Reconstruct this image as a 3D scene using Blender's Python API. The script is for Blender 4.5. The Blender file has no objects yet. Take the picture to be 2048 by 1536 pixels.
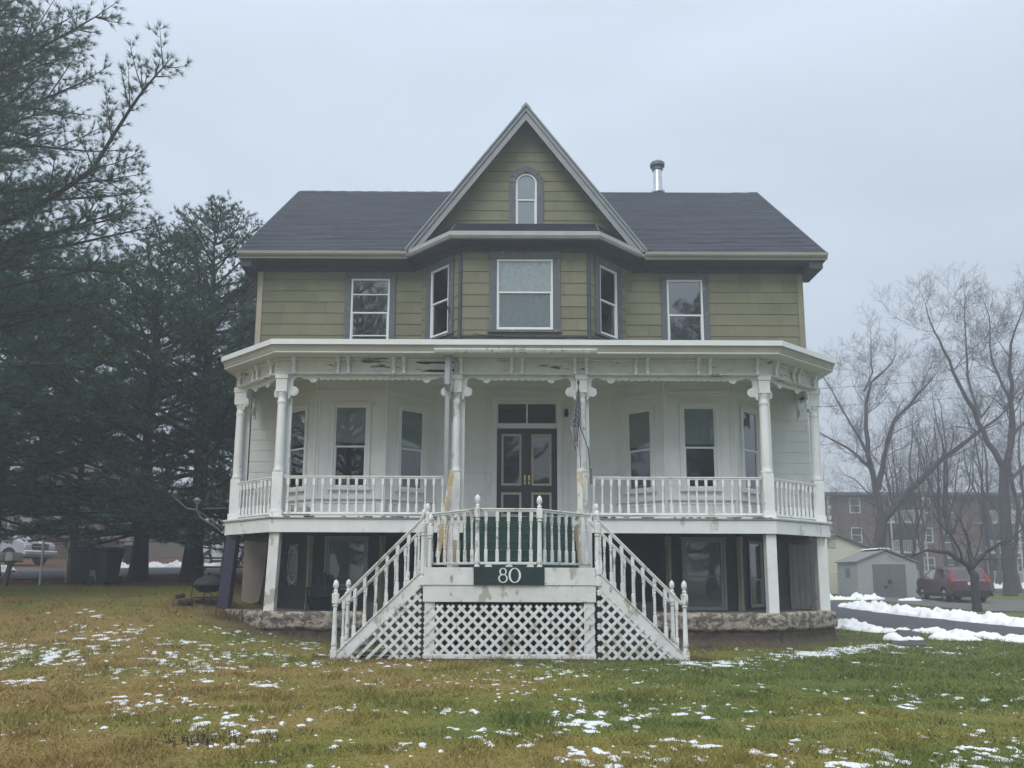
import bpy, bmesh, math, random
import numpy as np
from mathutils import Vector, Matrix, noise
random.seed(7); rng = np.random.default_rng(7)
R = math.radians
scn = bpy.context.scene
COL = scn.collection

# ------------------------------------------------------------------ camera
cd = bpy.data.cameras.new('camera'); cam = bpy.data.objects.new('camera', cd); COL.objects.link(cam)
cd.sensor_width = 36; cd.lens = 36 * 1500 / 2048
cd.shift_y = 0.081; cd.clip_start = .1; cd.clip_end = 1500
cam.matrix_world = Matrix.Translation((0, 0, 1.6)) @ Matrix.Rotation(R(98.2), 4, 'X') @ Matrix.Rotation(R(0.2), 4, 'Z')
scn.camera = cam

# ------------------------------------------------------------------ sky and sun (overcast)
SUN_EL, SUN_AZ = R(48), R(205)
w = bpy.data.worlds.new('World'); scn.world = w; w.use_nodes = True
nt = w.node_tree; nt.nodes.clear()
def N(t, typ, **k):
    n = t.nodes.new(typ)
    for a, b in k.items():
        if a == 'inp':
            for i, v in b.items(): n.inputs[i].default_value = v
        else: setattr(n, a, b)
    return n
sky = N(nt, 'ShaderNodeTexSky', sky_type='NISHITA', sun_disc=False, sun_elevation=SUN_EL, sun_rotation=SUN_AZ, dust_density=4.0)
tc = N(nt, 'ShaderNodeTexCoord'); sp = N(nt, 'ShaderNodeSeparateXYZ')
mr = N(nt, 'ShaderNodeMapRange', inp={1: 0.0, 2: 1.0, 3: 0.0, 4: 1.0})
ramp = N(nt, 'ShaderNodeValToRGB')
cr = ramp.color_ramp; cr.elements[0].position = 0.0; cr.elements[0].color = (.43, .455, .48, 1)
cr.elements[1].position = 1.0; cr.elements[1].color = (1.35, 1.40, 1.45, 1)
e = cr.elements.new(.22); e.color = (.375, .43, .49, 1)
e = cr.elements.new(.64); e.color = (.40, .462, .535, 1)
mp = N(nt, 'ShaderNodeMapping'); mp.inputs['Scale'].default_value = (1.6, 1.6, 5)
nz = N(nt, 'ShaderNodeTexNoise', inp={'Scale': 1.3, 'Detail': 4.0})
mr2 = N(nt, 'ShaderNodeMapRange', inp={1: .3, 2: .7, 3: 9.7, 4: 11.8})
vm = N(nt, 'ShaderNodeVectorMath', operation='SCALE')
mx = N(nt, 'ShaderNodeMixRGB', inp={0: .9})
bg = N(nt, 'ShaderNodeBackground', inp={1: .1}); wo = N(nt, 'ShaderNodeOutputWorld')
L = nt.links.new
L(tc.outputs['Generated'], sp.inputs[0]); L(sp.outputs[2], mr.inputs[0]); L(mr.outputs[0], ramp.inputs[0])
L(tc.outputs['Generated'], mp.inputs[0]); L(mp.outputs[0], nz.inputs['Vector']); L(nz.outputs[0], mr2.inputs[0])
L(ramp.outputs[0], vm.inputs[0]); L(mr2.outputs[0], vm.inputs['Scale'])
L(sky.outputs[0], mx.inputs[1]); L(vm.outputs[0], mx.inputs[2]); L(mx.outputs[0], bg.inputs[0]); L(bg.outputs[0], wo.inputs[0])
sd = bpy.data.lights.new('sun', 'SUN'); sun = bpy.data.objects.new('sun', sd); COL.objects.link(sun)
sd.energy = 1.1; sd.angle = R(35); sd.color = (1, .975, .94)
sun.rotation_euler = (R(90) - SUN_EL, 0, R(180) - SUN_AZ + R(0))
sun.rotation_euler = Vector((-math.sin(SUN_AZ) * math.cos(SUN_EL), -math.cos(SUN_AZ) * math.cos(SUN_EL), -math.sin(SUN_EL))).to_track_quat('-Z', 'Y').to_euler()
scn.view_settings.view_transform = 'Standard'; scn.view_settings.look = 'None'
scn.view_settings.exposure = 0.80; scn.view_settings.gamma = 1.0
scn.cycles.volume_bounces = 0; scn.cycles.max_bounces = 6; scn.cycles.transparent_max_bounces = 12

# ------------------------------------------------------------------ materials
MATS = {}
def mat(name, col, rough=.65, var=.12, scale=5.0, peel=None, metal=0.0, bump=.0, bscale=40, tint=0.0, spec=.35, emit=None):
    if name in MATS: return MATS[name]
    m = bpy.data.materials.new(name); m.use_nodes = True; t = m.node_tree; b = t.nodes['Principled BSDF']
    geo = N(t, 'ShaderNodeNewGeometry')
    n1 = N(t, 'ShaderNodeTexNoise', inp={'Scale': scale, 'Detail': 6.0, 'Roughness': .6})
    t.links.new(geo.outputs['Position'], n1.inputs['Vector'])
    mp = N(t, 'ShaderNodeMapRange', inp={1: .25, 2: .75, 3: 1 - var, 4: 1 + var})
    t.links.new(n1.outputs[0], mp.inputs[0])
    last = mp.outputs[0]
    if tint:
        at = N(t, 'ShaderNodeAttribute', attribute_name='tint')
        ma = N(t, 'ShaderNodeMath', operation='MULTIPLY_ADD', inp={1: tint, 2: 1.0})
        t.links.new(at.outputs['Fac'], ma.inputs[0])
        mm = N(t, 'ShaderNodeMath', operation='MULTIPLY'); t.links.new(last, mm.inputs[0]); t.links.new(ma.outputs[0], mm.inputs[1]); last = mm.outputs[0]
    vs = N(t, 'ShaderNodeVectorMath', operation='SCALE'); vs.inputs[0].default_value = col[:3]
    t.links.new(last, vs.inputs['Scale']); out = vs.outputs[0]
    if peel:                                   # peel=[(colour, threshold, scale, stretch), ...]
        for (pc, th, ps, st) in peel:
            mpp = N(t, 'ShaderNodeMapping'); mpp.inputs['Scale'].default_value = st
            t.links.new(geo.outputs['Position'], mpp.inputs[0])
            n2 = N(t, 'ShaderNodeTexNoise', inp={'Scale': ps, 'Detail': 9.0, 'Roughness': .68})
            t.links.new(mpp.outputs[0], n2.inputs['Vector'])
            r2 = N(t, 'ShaderNodeMapRange', inp={1: th, 2: th + .03, 3: 0, 4: 1}); t.links.new(n2.outputs[0], r2.inputs[0])
            mx = N(t, 'ShaderNodeMixRGB'); mx.inputs[2].default_value = (*pc, 1)
            t.links.new(r2.outputs[0], mx.inputs[0]); t.links.new(out, mx.inputs[1]); out = mx.outputs[0]
    t.links.new(out, b.inputs['Base Color'])
    b.inputs['Roughness'].default_value = rough; b.inputs['Metallic'].default_value = metal
    b.inputs['Specular IOR Level'].default_value = spec
    if emit: b.inputs['Emission Color'].default_value = (*emit[0], 1); b.inputs['Emission Strength'].default_value = emit[1]
    if bump:
        n3 = N(t, 'ShaderNodeTexNoise', inp={'Scale': bscale, 'Detail': 5.0}); t.links.new(geo.outputs['Position'], n3.inputs['Vector'])
        bp = N(t, 'ShaderNodeBump', inp={'Strength': bump, 'Distance': .02}); t.links.new(n3.outputs[0], bp.inputs['Height']); t.links.new(bp.outputs[0], b.inputs['Normal'])
    MATS[name] = m; return m
def glass(name, tr=(.55, .6, .6), rough=.02, boost=1.0):
    m = bpy.data.materials.new(name); m.use_nodes = True; t = m.node_tree; t.nodes.clear()
    o = N(t, 'ShaderNodeOutputMaterial'); mx = N(t, 'ShaderNodeMixShader'); a = N(t, 'ShaderNodeBsdfTransparent'); g = N(t, 'ShaderNodeBsdfGlossy')
    a.inputs[0].default_value = (*tr, 1); g.inputs[0].default_value = (1, 1, 1, 1); g.inputs['Roughness'].default_value = rough
    f = N(t, 'ShaderNodeFresnel', inp={0: 1.5}); ma = N(t, 'ShaderNodeMath', operation='MULTIPLY_ADD', inp={1: 1.4 * boost, 2: .05 * boost})
    geo = N(t, 'ShaderNodeNewGeometry'); n3 = N(t, 'ShaderNodeTexNoise', inp={'Scale': 1.2, 'Detail': 1.0}); t.links.new(geo.outputs['Position'], n3.inputs['Vector'])
    bp = N(t, 'ShaderNodeBump', inp={'Strength': .08, 'Distance': .05}); t.links.new(n3.outputs[0], bp.inputs['Height']); t.links.new(bp.outputs[0], g.inputs['Normal'])
    t.links.new(f.outputs[0], ma.inputs[0]); t.links.new(ma.outputs[0], mx.inputs[0]); t.links.new(a.outputs[0], mx.inputs[1]); t.links.new(g.outputs[0], mx.inputs[2]); t.links.new(mx.outputs[0], o.inputs[0])
    MATS[name] = m; return m
GREYWOOD = (.20, .19, .17)
WHITE = mat('white_paint', (.75, .765, .765), .5, .08, 3, peel=[((.52, .52, .47), .60, 2.2, (1, 1, .5)), ((.36, .35, .32), .68, 4.5, (1, 1, .5)), (GREYWOOD, .735, 7, (1, 1, .6))])
WORN = mat('worn_white_paint', (.70, .715, .71), .55, .14, 3, peel=[((.44, .43, .38), .56, 2.2, (1, 1, .6)), ((.28, .27, .24), .62, 5.5, (1, 1, .7)), ((.09, .085, .075), .675, 9, (1, 1, 1))])
ROT = mat('rotten_white_paint', (.60, .61, .59), .6, .12, 4, peel=[((.10, .09, .08), .60, 3.0, (.35, 1, 2.2)), ((.02, .02, .02), .66, 4, (.35, 1, 2.5))])
WSMOOTH = mat('white_wall', (.70, .715, .70), .6, .05, 2.0)
CREAM = mat('cream_trim', (.42, .38, .28), .6, .08, 3)
TANGUT = mat('gutter_tan', (.37, .36, .32), .5, .12, 2, peel=[((.22, .14, .09), .68, 5, (1, 1, 1))])
METALW = mat('white_metal', (.74, .77, .77), .4, .04, 3)
OLIVE = mat('olive_shingle', (.195, .194, .122), .8, .14, 1.1, tint=.09, bump=.25, bscale=90, peel=[((.30, .28, .17), .70, 2.5, (1, 1, .5))])
GREYTRIM = mat('grey_purple_trim', (.105, .118, .130), .65, .15, 6, peel=[((.25, .24, .23), .60, 9, (1, 1, .35)), ((.30, .20, .14), .70, 5, (1, 1, .6))])
DARKTRIM = mat('dark_trim', (.055, .065, .08), .7, .12, 4, peel=[((.20, .17, .14), .72, 8, (1, 1, .5))])
RAKE = mat('rake_board', (.26, .285, .30), .6, .1, 5, peel=[((.12, .11, .10), .68, 7, (1, 1, 1))])
SHINGLE = mat('roof_shingle', (.050, .059, .078), .85, .16, 3.0, tint=.28, bump=.5, bscale=120)
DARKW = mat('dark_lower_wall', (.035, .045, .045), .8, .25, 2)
GREYSTUC = mat('grey_stucco', (.14, .13, .11), .9, .25, 2.5, bump=.6, bscale=25)
TANSTUC = mat('tan_stucco', (.30, .27, .22), .9, .15, 2.5, bump=.5, bscale=25)
TANPOST = mat('tan_post', (.30, .27, .20), .7, .15, 4)
PURPLE = mat('purple_paint', (.045, .036, .075), .7, .15, 4)
NAVY = mat('navy_door', (.028, .030, .036), .4, .15, 4)
DOORTAN = mat('door_tan', (.40, .37, .28), .55, .08, 5)
BRASS = mat('brass', (.65, .45, .18), .25, .05, 5, metal=.9)
GREEN = mat('green_paint', (.010, .045, .035), .6, .2, 5)
GREENLINE = mat('green_nosing', (.03, .09, .07), .5, .2, 5)
PLANKY = mat('bare_plank', (.55, .42, .22), .7, .15, 6, peel=[((.70, .70, .66), .52, 3, (1, 1, .4))])
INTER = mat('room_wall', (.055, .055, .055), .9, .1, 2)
CURTAIN = mat('lace_curtain', (.88, .91, .93), .8, .22, 14)
BLIND = mat('roller_blind', (.34, .39, .36), .8, .03, 3)
BLINDW = mat('pale_blind', (.62, .63, .66), .8, .03, 3)
GLASS = glass('window_glass', (.85, .88, .88), .02, 1.25); GLASSP = glass('porch_window_glass', (.85, .88, .88), .02, .55); GLASSD = glass('door_glass', (.25, .28, .3), .02)
GLASSC = glass('vehicle_glass', (.18, .2, .2), .03, .9)
METAL = mat('galvanised_metal', (.42, .44, .45), .4, .1, 5, metal=.6)
BLACK = mat('black_iron', (.018, .018, .018), .6, .2, 5)
RUBBER = mat('tyre_rubber', (.02, .02, .02), .85, .2, 5)
PLASTIC = mat('dark_plastic', (.014, .017, .019), .5, .1, 3)
SNOW = mat('snow', (.84, .86, .89), .75, .03, 3, bump=.35, bscale=18)
BARKP = mat('pine_bark', (.035, .030, .027), .95, .3, 6, bump=.9, bscale=22)
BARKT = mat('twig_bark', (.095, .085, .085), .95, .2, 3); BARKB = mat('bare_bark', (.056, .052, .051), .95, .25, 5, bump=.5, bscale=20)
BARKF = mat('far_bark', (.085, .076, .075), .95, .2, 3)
STUCCO = mat('flaking_stucco', (.34, .31, .26), .95, .3, 8, bump=1.0, bscale=22, peel=[((.13, .11, .09), .49, 4.5, (1, 1, 1.6)), ((.05, .045, .04), .64, 6, (1, 1, 1.4))])
CONC = mat('patio_concrete', (.16, .15, .13), .9, .2, 2)
DKBRICK = mat('foundation_soil_stain', (.085, .070, .052), .95, .3, 6, bump=.8, bscale=14)
def colmat(name, rough=.9, var=.25, scale=9, trans=0.0, bump=0, bscale=60):
    m = bpy.data.materials.new(name); m.use_nodes = True; t = m.node_tree; b = t.nodes['Principled BSDF']
    at = N(t, 'ShaderNodeAttribute', attribute_name='Col'); geo = N(t, 'ShaderNodeNewGeometry')
    n1 = N(t, 'ShaderNodeTexNoise', inp={'Scale': scale, 'Detail': 8.0, 'Roughness': .7}); t.links.new(geo.outputs['Position'], n1.inputs['Vector'])
    mp = N(t, 'ShaderNodeMapRange', inp={1: .25, 2: .75, 3: 1 - var, 4: 1 + var}); t.links.new(n1.outputs[0], mp.inputs[0])
    vs = N(t, 'ShaderNodeVectorMath', operation='SCALE'); t.links.new(at.outputs['Color'], vs.inputs[0]); t.links.new(mp.outputs[0], vs.inputs['Scale'])
    t.links.new(vs.outputs[0], b.inputs['Base Color']); b.inputs['Roughness'].default_value = rough; b.inputs['Specular IOR Level'].default_value = .15
    if bump:
        n3 = N(t, 'ShaderNodeTexNoise', inp={'Scale': bscale, 'Detail': 5.0}); t.links.new(geo.outputs['Position'], n3.inputs['Vector'])
        bp = N(t, 'ShaderNodeBump', inp={'Strength': bump, 'Distance': .03}); t.links.new(n3.outputs[0], bp.inputs['Height']); t.links.new(bp.outputs[0], b.inputs['Normal'])
    MATS[name] = m; return m
GROUNDM = colmat('lawn_soil', bump=.9, bscale=35, scale=14, var=.35); BLADEM = colmat('grass_blades', var=.2); CLOTHM = colmat('flag_cloth', var=.06)
NEEDLE = mat('pine_needles', (.046, .120, .062), .7, .35, .5, tint=.55, spec=.2)
BRICK = bpy.data.materials.new('brick'); BRICK.use_nodes = True
_t = BRICK.node_tree; _b = _t.nodes['Principled BSDF']; _g = N(_t, 'ShaderNodeNewGeometry'); _s = N(_t, 'ShaderNodeSeparateXYZ'); _c = N(_t, 'ShaderNodeCombineXYZ')
_k = N(_t, 'ShaderNodeTexBrick', inp={'Color1': (.115, .062, .047, 1), 'Color2': (.15, .085, .062, 1), 'Mortar': (.18, .16, .14, 1), 'Scale': 1.0, 'Brick Width': .23, 'Row Height': .08, 'Mortar Size': .008})
_a = N(_t, 'ShaderNodeMath', operation='ADD')
for a_, b_ in ((_g.outputs['Position'], _s.inputs[0]), (_s.outputs[0], _a.inputs[0]), (_s.outputs[1], _a.inputs[1]), (_a.outputs[0], _c.inputs[0]), (_s.outputs[2], _c.inputs[1]), (_c.outputs[0], _k.inputs['Vector']), (_k.outputs['Color'], _b.inputs['Base Color'])): _t.links.new(a_, b_)
_b.inputs['Roughness'].default_value = .9

# ------------------------------------------------------------------ mesh helpers
def setprops(o, label=None, cat=None, group=None, kind=None):
    if label: o['label'] = label
    if cat: o['category'] = cat
    if group: o['group'] = group
    if kind: o['kind'] = kind
    return o
def thing(name, label, cat, loc=(0, 0, 0), group=None):
    o = bpy.data.objects.new(name, None); COL.objects.link(o); o.location = loc; o.empty_display_size = .3
    return setprops(o, label, cat, group)
def rootloc(o):
    while o.parent: o = o.parent
    return Vector(o.location)
def npmesh(name, V, F, m, parent=None, smooth=False, tint=None, col=None):
    V = np.asarray(V, dtype=np.float32).reshape(-1, 3)
    if parent is not None: V = V - np.array(rootloc(parent), dtype=np.float32)
    me = bpy.data.meshes.new(name)
    if isinstance(F, np.ndarray):
        k = F.shape[1]; n = len(F)
        me.vertices.add(len(V)); me.vertices.foreach_set('co', V.ravel())
        me.loops.add(n * k); me.loops.foreach_set('vertex_index', F.astype(np.int32).ravel())
        me.polygons.add(n); me.polygons.foreach_set('loop_start', np.arange(0, n * k, k, dtype=np.int32))
        me.update(calc_edges=True)
    else:
        me.from_pydata(V.tolist(), [], F); me.update()
    if smooth: me.polygons.foreach_set('use_smooth', [True] * len(me.polygons))
    if tint is not None:
        a = me.attributes.new('tint', 'FLOAT', 'FACE'); a.data.foreach_set('value', np.asarray(tint, dtype=np.float32))
    if col is not None:
        a = me.attributes.new('Col', 'FLOAT_COLOR', 'POINT'); c = np.ones((len(V), 4), dtype=np.float32); c[:, :3] = col; a.data.foreach_set('color', c.ravel())
    me.materials.append(m); me.validate()
    o = bpy.data.objects.new(name, me); COL.objects.link(o); o.parent = parent
    return o
I4 = Matrix.Identity(4)
def frame(p, q=None, z=0.0):
    """local frame: x along p->q, y = outward (towards the viewer side), z up"""
    p = Vector((p[0], p[1], z)); u = Vector((q[0] - p[0], q[1] - p[1], 0)).normalized(); n = Vector((u.y, -u.x, 0))
    return Matrix(((u.x, n.x, 0, p.x), (u.y, n.y, 0, p.y), (0, 0, 1, p.z), (0, 0, 0, 1)))
class MB:
    def __init__(s, M=I4): s.v = []; s.f = []; s.t = []; s.M = M
    def add(s, vs, fs, tint=0.0):
        b = len(s.v); M = s.M
        s.v += [tuple(M @ Vector(p)) for p in vs]; s.f += [tuple(i + b for i in f) for f in fs]; s.t += [tint] * len(fs); return s
    def hexa(s, c, tint=0.0):   # 8 corners: 4 bottom ccw, 4 top
        return s.add(c, [(0, 3, 2, 1), (4, 5, 6, 7), (0, 1, 5, 4), (1, 2, 6, 5), (2, 3, 7, 6), (3, 0, 4, 7)], tint)
    def box(s, x0, x1, y0, y1, z0, z1, tint=0.0):
        return s.hexa([(x0, y0, z0), (x1, y0, z0), (x1, y1, z0), (x0, y1, z0), (x0, y0, z1), (x1, y0, z1), (x1, y1, z1), (x0, y1, z1)], tint)
    def prism(s, pts, a0, a1, axis='y', tint=0.0):   # extrude 2-D outline
        n = len(pts)
        f = {'y': lambda p, a: (p[0], a, p[1]), 'z': lambda p, a: (p[0], p[1], a), 'x': lambda p, a: (a, p[0], p[1])}[axis]
        vs = [f(p, a0) for p in pts] + [f(p, a1) for p in pts]
        return s.add(vs, [tuple(range(n))[::-1], tuple(range(n, 2 * n))] + [(i, (i + 1) % n, n + (i + 1) % n, n + i) for i in range(n)], tint)
    def bar(s, p, q, w, h, up=(0, 0, 1), tint=0.0):
        p = Vector(p); q = Vector(q); d = (q - p).normalized(); u = Vector(up)
        if abs(d.dot(u)) > .99: u = Vector((0, 1, 0))
        r = d.cross(u).normalized(); u = r.cross(d).normalized(); r = r * w / 2; u = u * h / 2
        return s.hexa([p - r - u, p + r - u, q + r - u, q - r - u, p - r + u, p + r + u, q + r + u, q - r + u], tint)
    def tube(s, pts, rad, n=8, cap=True, tint=0.0):
        pts = [Vector(p) for p in pts]; m = len(pts)
        if not hasattr(rad, '__len__'): rad = [rad] * m
        vs = []; ref = Vector((.31, .17, .93)).normalized()
        for i, p in enumerate(pts):
            d = (pts[min(i + 1, m - 1)] - pts[max(i - 1, 0)]).normalized()
            a = d.cross(ref)
            if a.length < .05: a = d.cross(Vector((1, 0, 0)))
            a.normalize(); b = d.cross(a)
            for k in range(n):
                t = 2 * math.pi * k / n; vs.append(p + (a * math.cos(t) + b * math.sin(t)) * rad[i])
        fs = [(i * n + k, i * n + (k + 1) % n, (i + 1) * n + (k + 1) % n, (i + 1) * n + k) for i in range(m - 1) for k in range(n)]
        if cap: fs += [tuple(range(n))[::-1], tuple(range((m - 1) * n, m * n))]
        return s.add(vs, fs, tint)
    def lathe(s, prof, c=(0, 0, 0), n=14, tint=0.0, ax='z'):   # prof: (r, z)
        f = (lambda r, t, z: (c[0] + r * math.cos(t), c[1] + r * math.sin(t), c[2] + z)) if ax == 'z' else \
            ((lambda r, t, z: (c[0] + r * math.cos(t), c[1] + z, c[2] + r * math.sin(t))) if ax == 'y' else (lambda r, t, z: (c[0] + z, c[1] + r * math.cos(t), c[2] + r * math.sin(t))))
        vs = [f(r, 2 * math.pi * k / n, z) for r, z in prof for k in range(n)]; m = len(prof)
        fs = [(i * n + k, i * n + (k + 1) % n, (i + 1) * n + (k + 1) % n, (i + 1) * n + k) for i in range(m - 1) for k in range(n)]
        fs += [tuple(range(n))[::-1], tuple(range((m - 1) * n, m * n))]
        return s.add(vs, fs, tint)
    def sweep(s, path, prof, closed=False, tint=0.0):   # prof: closed outline of (outward offset, z)
        P = [Vector((p[0], p[1])) for p in path]; m = len(P); n = len(prof); vs = []
        zs = [p[2] if len(p) > 2 else 0 for p in path]
        for i in range(m):
            d1 = (P[i] - P[i - 1]).normalized() if (i > 0 or closed) else None
            d2 = (P[(i + 1) % m] - P[i]).normalized() if (i < m - 1 or closed) else None
            if d1 is None: d1 = d2
            if d2 is None: d2 = d1
            n1 = Vector((d1.y, -d1.x)); n2 = Vector((d2.y, -d2.x)); b = (n1 + n2).normalized(); k = 1 / max(.3, b.dot(n1))
            vs += [(P[i].x + b.x * k * o, P[i].y + b.y * k * o, z + zs[i]) for o, z in prof]
        rngm = m if closed else m - 1
        fs = [(i * n + k, i * n + (k + 1) % n, ((i + 1) % m) * n + (k + 1) % n, ((i + 1) % m) * n + k) for i in range(rngm) for k in range(n)]
        if not closed: fs += [tuple(range(n)), tuple(range((m - 1) * n, m * n))[::-1]]
        return s.add(vs, fs, tint)
    def build(s, name, m, parent=None, smooth=False, bevel=0.0, label=None, fixn=True):
        o = npmesh(name, s.v, s.f, m, parent, False, s.t)
        if fixn:
            bm = bmesh.new(); bm.from_mesh(o.data); bmesh.ops.recalc_face_normals(bm, faces=bm.faces); bm.to_mesh(o.data); bm.free()
        if smooth:
            me = o.data; me.polygons.foreach_set('use_smooth', [True] * len(me.polygons))
            me.set_sharp_from_angle(angle=R(40))
        if bevel:
            b = o.modifiers.new('bevel', 'BEVEL'); b.width = bevel; b.segments = 1; b.limit_method = 'ANGLE'; b.angle_limit = R(40)
        if label: o['label'] = label
        return o
def copy_at(o, loc, parent=None, rot=None, sc=None):
    c = o.copy(); COL.objects.link(c); c.parent = parent if parent is not None else o.parent; c.location = loc
    if rot is not None: c.rotation_euler = rot
    if sc is not None: c.scale = sc
    return c
def copy_tree(o, loc, rz=0, label=None, sc=None):
    c = o.copy(); COL.objects.link(c); c.location = loc; c.rotation_euler = (0, 0, rz)
    if label: c['label'] = label
    if sc: c.scale = sc
    for ch in list(o.children):
        d = ch.copy(); COL.objects.link(d); d.parent = c
        for g in list(ch.children):
            e_ = g.copy(); COL.objects.link(e_); e_.parent = d
    return c

# ------------------------------------------------------------------ terrain functions
def sst(t): t = np.clip(t, 0, 1); return t * t * (3 - 2 * t)
def vnoise(x, y, seed=0):
    xi = np.floor(x).astype(np.int64); yi = np.floor(y).astype(np.int64); xf = x - xi; yf = y - yi
    def h(a, b):
        k = (a * 374761393 + b * 668265263 + seed * 974634777) & 0xffffffff
        k = ((k ^ (k >> 13)) * 1274126177) & 0xffffffff
        return ((k ^ (k >> 16)) & 0xffff) / 65535.0
    u = xf * xf * (3 - 2 * xf); v = yf * yf * (3 - 2 * yf)
    return (h(xi, yi) * (1 - u) + h(xi + 1, yi) * u) * (1 - v) + (h(xi, yi + 1) * (1 - u) + h(xi + 1, yi + 1) * u) * v
def fbm(x, y, o=4, seed=0):
    r = 0; a = .5; s_ = 0
    for i in range(o): r = r + a * vnoise(x * 2 ** i + 17.3 * i, y * 2 ** i - 9.1 * i, seed + i); s_ += a; a *= .5
    return r / s_
def gz(x, y):
    x = np.asarray(x, float); y = np.asarray(y, float)
    h = 1.35 * sst((-x - 3) / 6) * sst((y - 11) / 13) + .045 * np.clip(y - 24, 0, 60) * sst((-x - 2) / 8) + .02 * np.clip(y - 18, 0, 80) * sst((x - 2) / 6)
    return h + .05 * (fbm(x * .6, y * .6, 3, 5) - .5)
def G(x, y): return float(gz(x, y))
def gauss(x, y, cx, cy, rx, ry): return np.exp(-(((x - cx) / rx) ** 2 + ((y - cy) / ry) ** 2))
def segd(x, y, pts):
    d = np.full(np.shape(x), 1e9)
    for (a, b), (c, e_) in zip(pts[:-1], pts[1:]):
        ux, uy = c - a, e_ - b; t = np.clip(((x - a) * ux + (y - b) * uy) / (ux * ux + uy * uy), 0, 1)
        d = np.minimum(d, np.hypot(x - a - t * ux, y - b - t * uy))
    return d
def inpoly(x, y, P):
    r = np.zeros(np.shape(x), bool); n = len(P)
    for i in range(n):
        x1, y1 = P[i]; x2, y2 = P[(i + 1) % n]
        if y1 == y2: continue
        r ^= ((y1 > y) != (y2 > y)) & (x < (x2 - x1) * (y - y1) / (y2 - y1) + x1)
    return r
WALK = [(3.5, 14.0), (5.4, 15.3), (8.7, 17.9)]
HOUSEP = [(-7.5, 30), (-7.5, 19.2), (-5.75, 17.6), (6.3, 17.6), (8.3, 19.2), (8.3, 30)]
DRIVE = [(8.9, 17.9), (9.7, 17.8), (10.4, 19.4), (11.3, 21.2), (12.2, 20.0), (13.0, 18.2), (16, 11), (22, 11), (18.6, 19), (16.7, 23.4), (15.9, 27), (15.6, 33), (15.6, 48), (9.3, 48), (9.4, 30), (10.0, 24.2), (11.0, 21.6), (9.6, 19.4)]
ROADL = [(-80, 23.3), (-24, 23.3), (-15.5, 24.9), (-12.5, 28.5), (-3, 31.5), (9.2, 34), (9.2, 40), (-10, 37.5), (-20, 33.5), (-80, 33.5)]
def snowcov(x, y):
    c = .085 + .46 * gauss(x, y, -8.8, 13, 3.6, 1.9) + .34 * gauss(x, y, -5.5, 15.2, 3.2, 1.5) + .22 * gauss(x, y, -3.2, 7.4, 1.6, 1.2)
    c = c + .28 * gauss(x, y, .6, 8.2, .9, 2.4) + .20 * gauss(x, y, 4.5, 8.0, 2.6, 1.8) + .14 * gauss(x, y, 7.5, 10.5, 2.6, 1.4) + .14 * gauss(x, y, .5, 12.2, 1.0, 1.2)
    c = c - .10 * gauss(x, y, -2, 11, 2, 2.0) - .12 * gauss(x, y, 5, 12.5, 3.2, 1.8) - .6 * sst((y - 17.2) / 1.5)
    c = c + .95 * np.exp(-(segd(x, y, WALK) / .55) ** 2) + .4 * gauss(x, y, 9.3, 20.5, 1.0, 1.4) + .25 * gauss(x, y, -9, 19.6, 1.2, .3)
    return c
def snowh(x, y):
    n = .28 * fbm(x * 1.1 + 3, y * 1.3, 2, 11) + .72 * fbm(x * 9.5 + 3.5 * y, y * 7.5 - 2 * x, 4, 23)
    return ((n - .5) / .092 - (2.30 - 2.35 * snowcov(x, y))) * .028
def groundcol(x, y):
    green = np.array((.105, .138, .036)); olive = np.array((.190, .182, .048)); tan = np.array((.250, .185, .068)); need = np.array((.115, .058, .030)); soil = np.array((.085, .062, .040))
    n = fbm(x * .45, y * .7, 4, 31); n2 = fbm(x * 1.6, y * 2.2, 3, 41)
    dry = np.clip(.44 + (n - .5) * 1.5 + (n2 - .5) * .7 - .050 * (x + 1) - .25 * gauss(x, y, 6, 13, 5, 2.5) + .35 * gauss(x, y, -4, 8, 3, 3) + .2 * gauss(x, y, 6.6, 9.2, 1, .6), 0, 1)[..., None]
    c = np.where(dry < .5, green + (olive - green) * dry * 2, olive + (tan - olive) * (dry - .5) * 2)
    hf = np.clip(1 - segd(x, y, HOUSEP[1:5]) / 1.1 + (n2 - .5), 0, 1)[..., None]
    c = c * (1 - hf * .85) + soil * hf * .85
    st = np.clip(1 - np.abs(y - 14.9) / .9 + (n2 - .5), 0, 1) * (np.abs(x) < 3.8); st = st[..., None] * .8
    c = c * (1 - st) + soil * st
    sf = (sst((-x - 5.5) / 3) * sst((y - 18.2 + (n2 - .5) * 3 ) / 3.5))
    nd = sst((y - 21.2 + .12 * (x + 12) + (n2 - .5) * 1.2) / 1.0) * sst((-x - 6) / 2); nd = nd[..., None]
    c = c * (1 - nd) + need * nd
    band = (sst((-x - 5) / 4) * gauss(x, y, -11, 20.6, 9, 1.0))[..., None] * .8
    c = c * (1 - band) + np.array((.105, .125, .024)) * band
    return c

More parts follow.
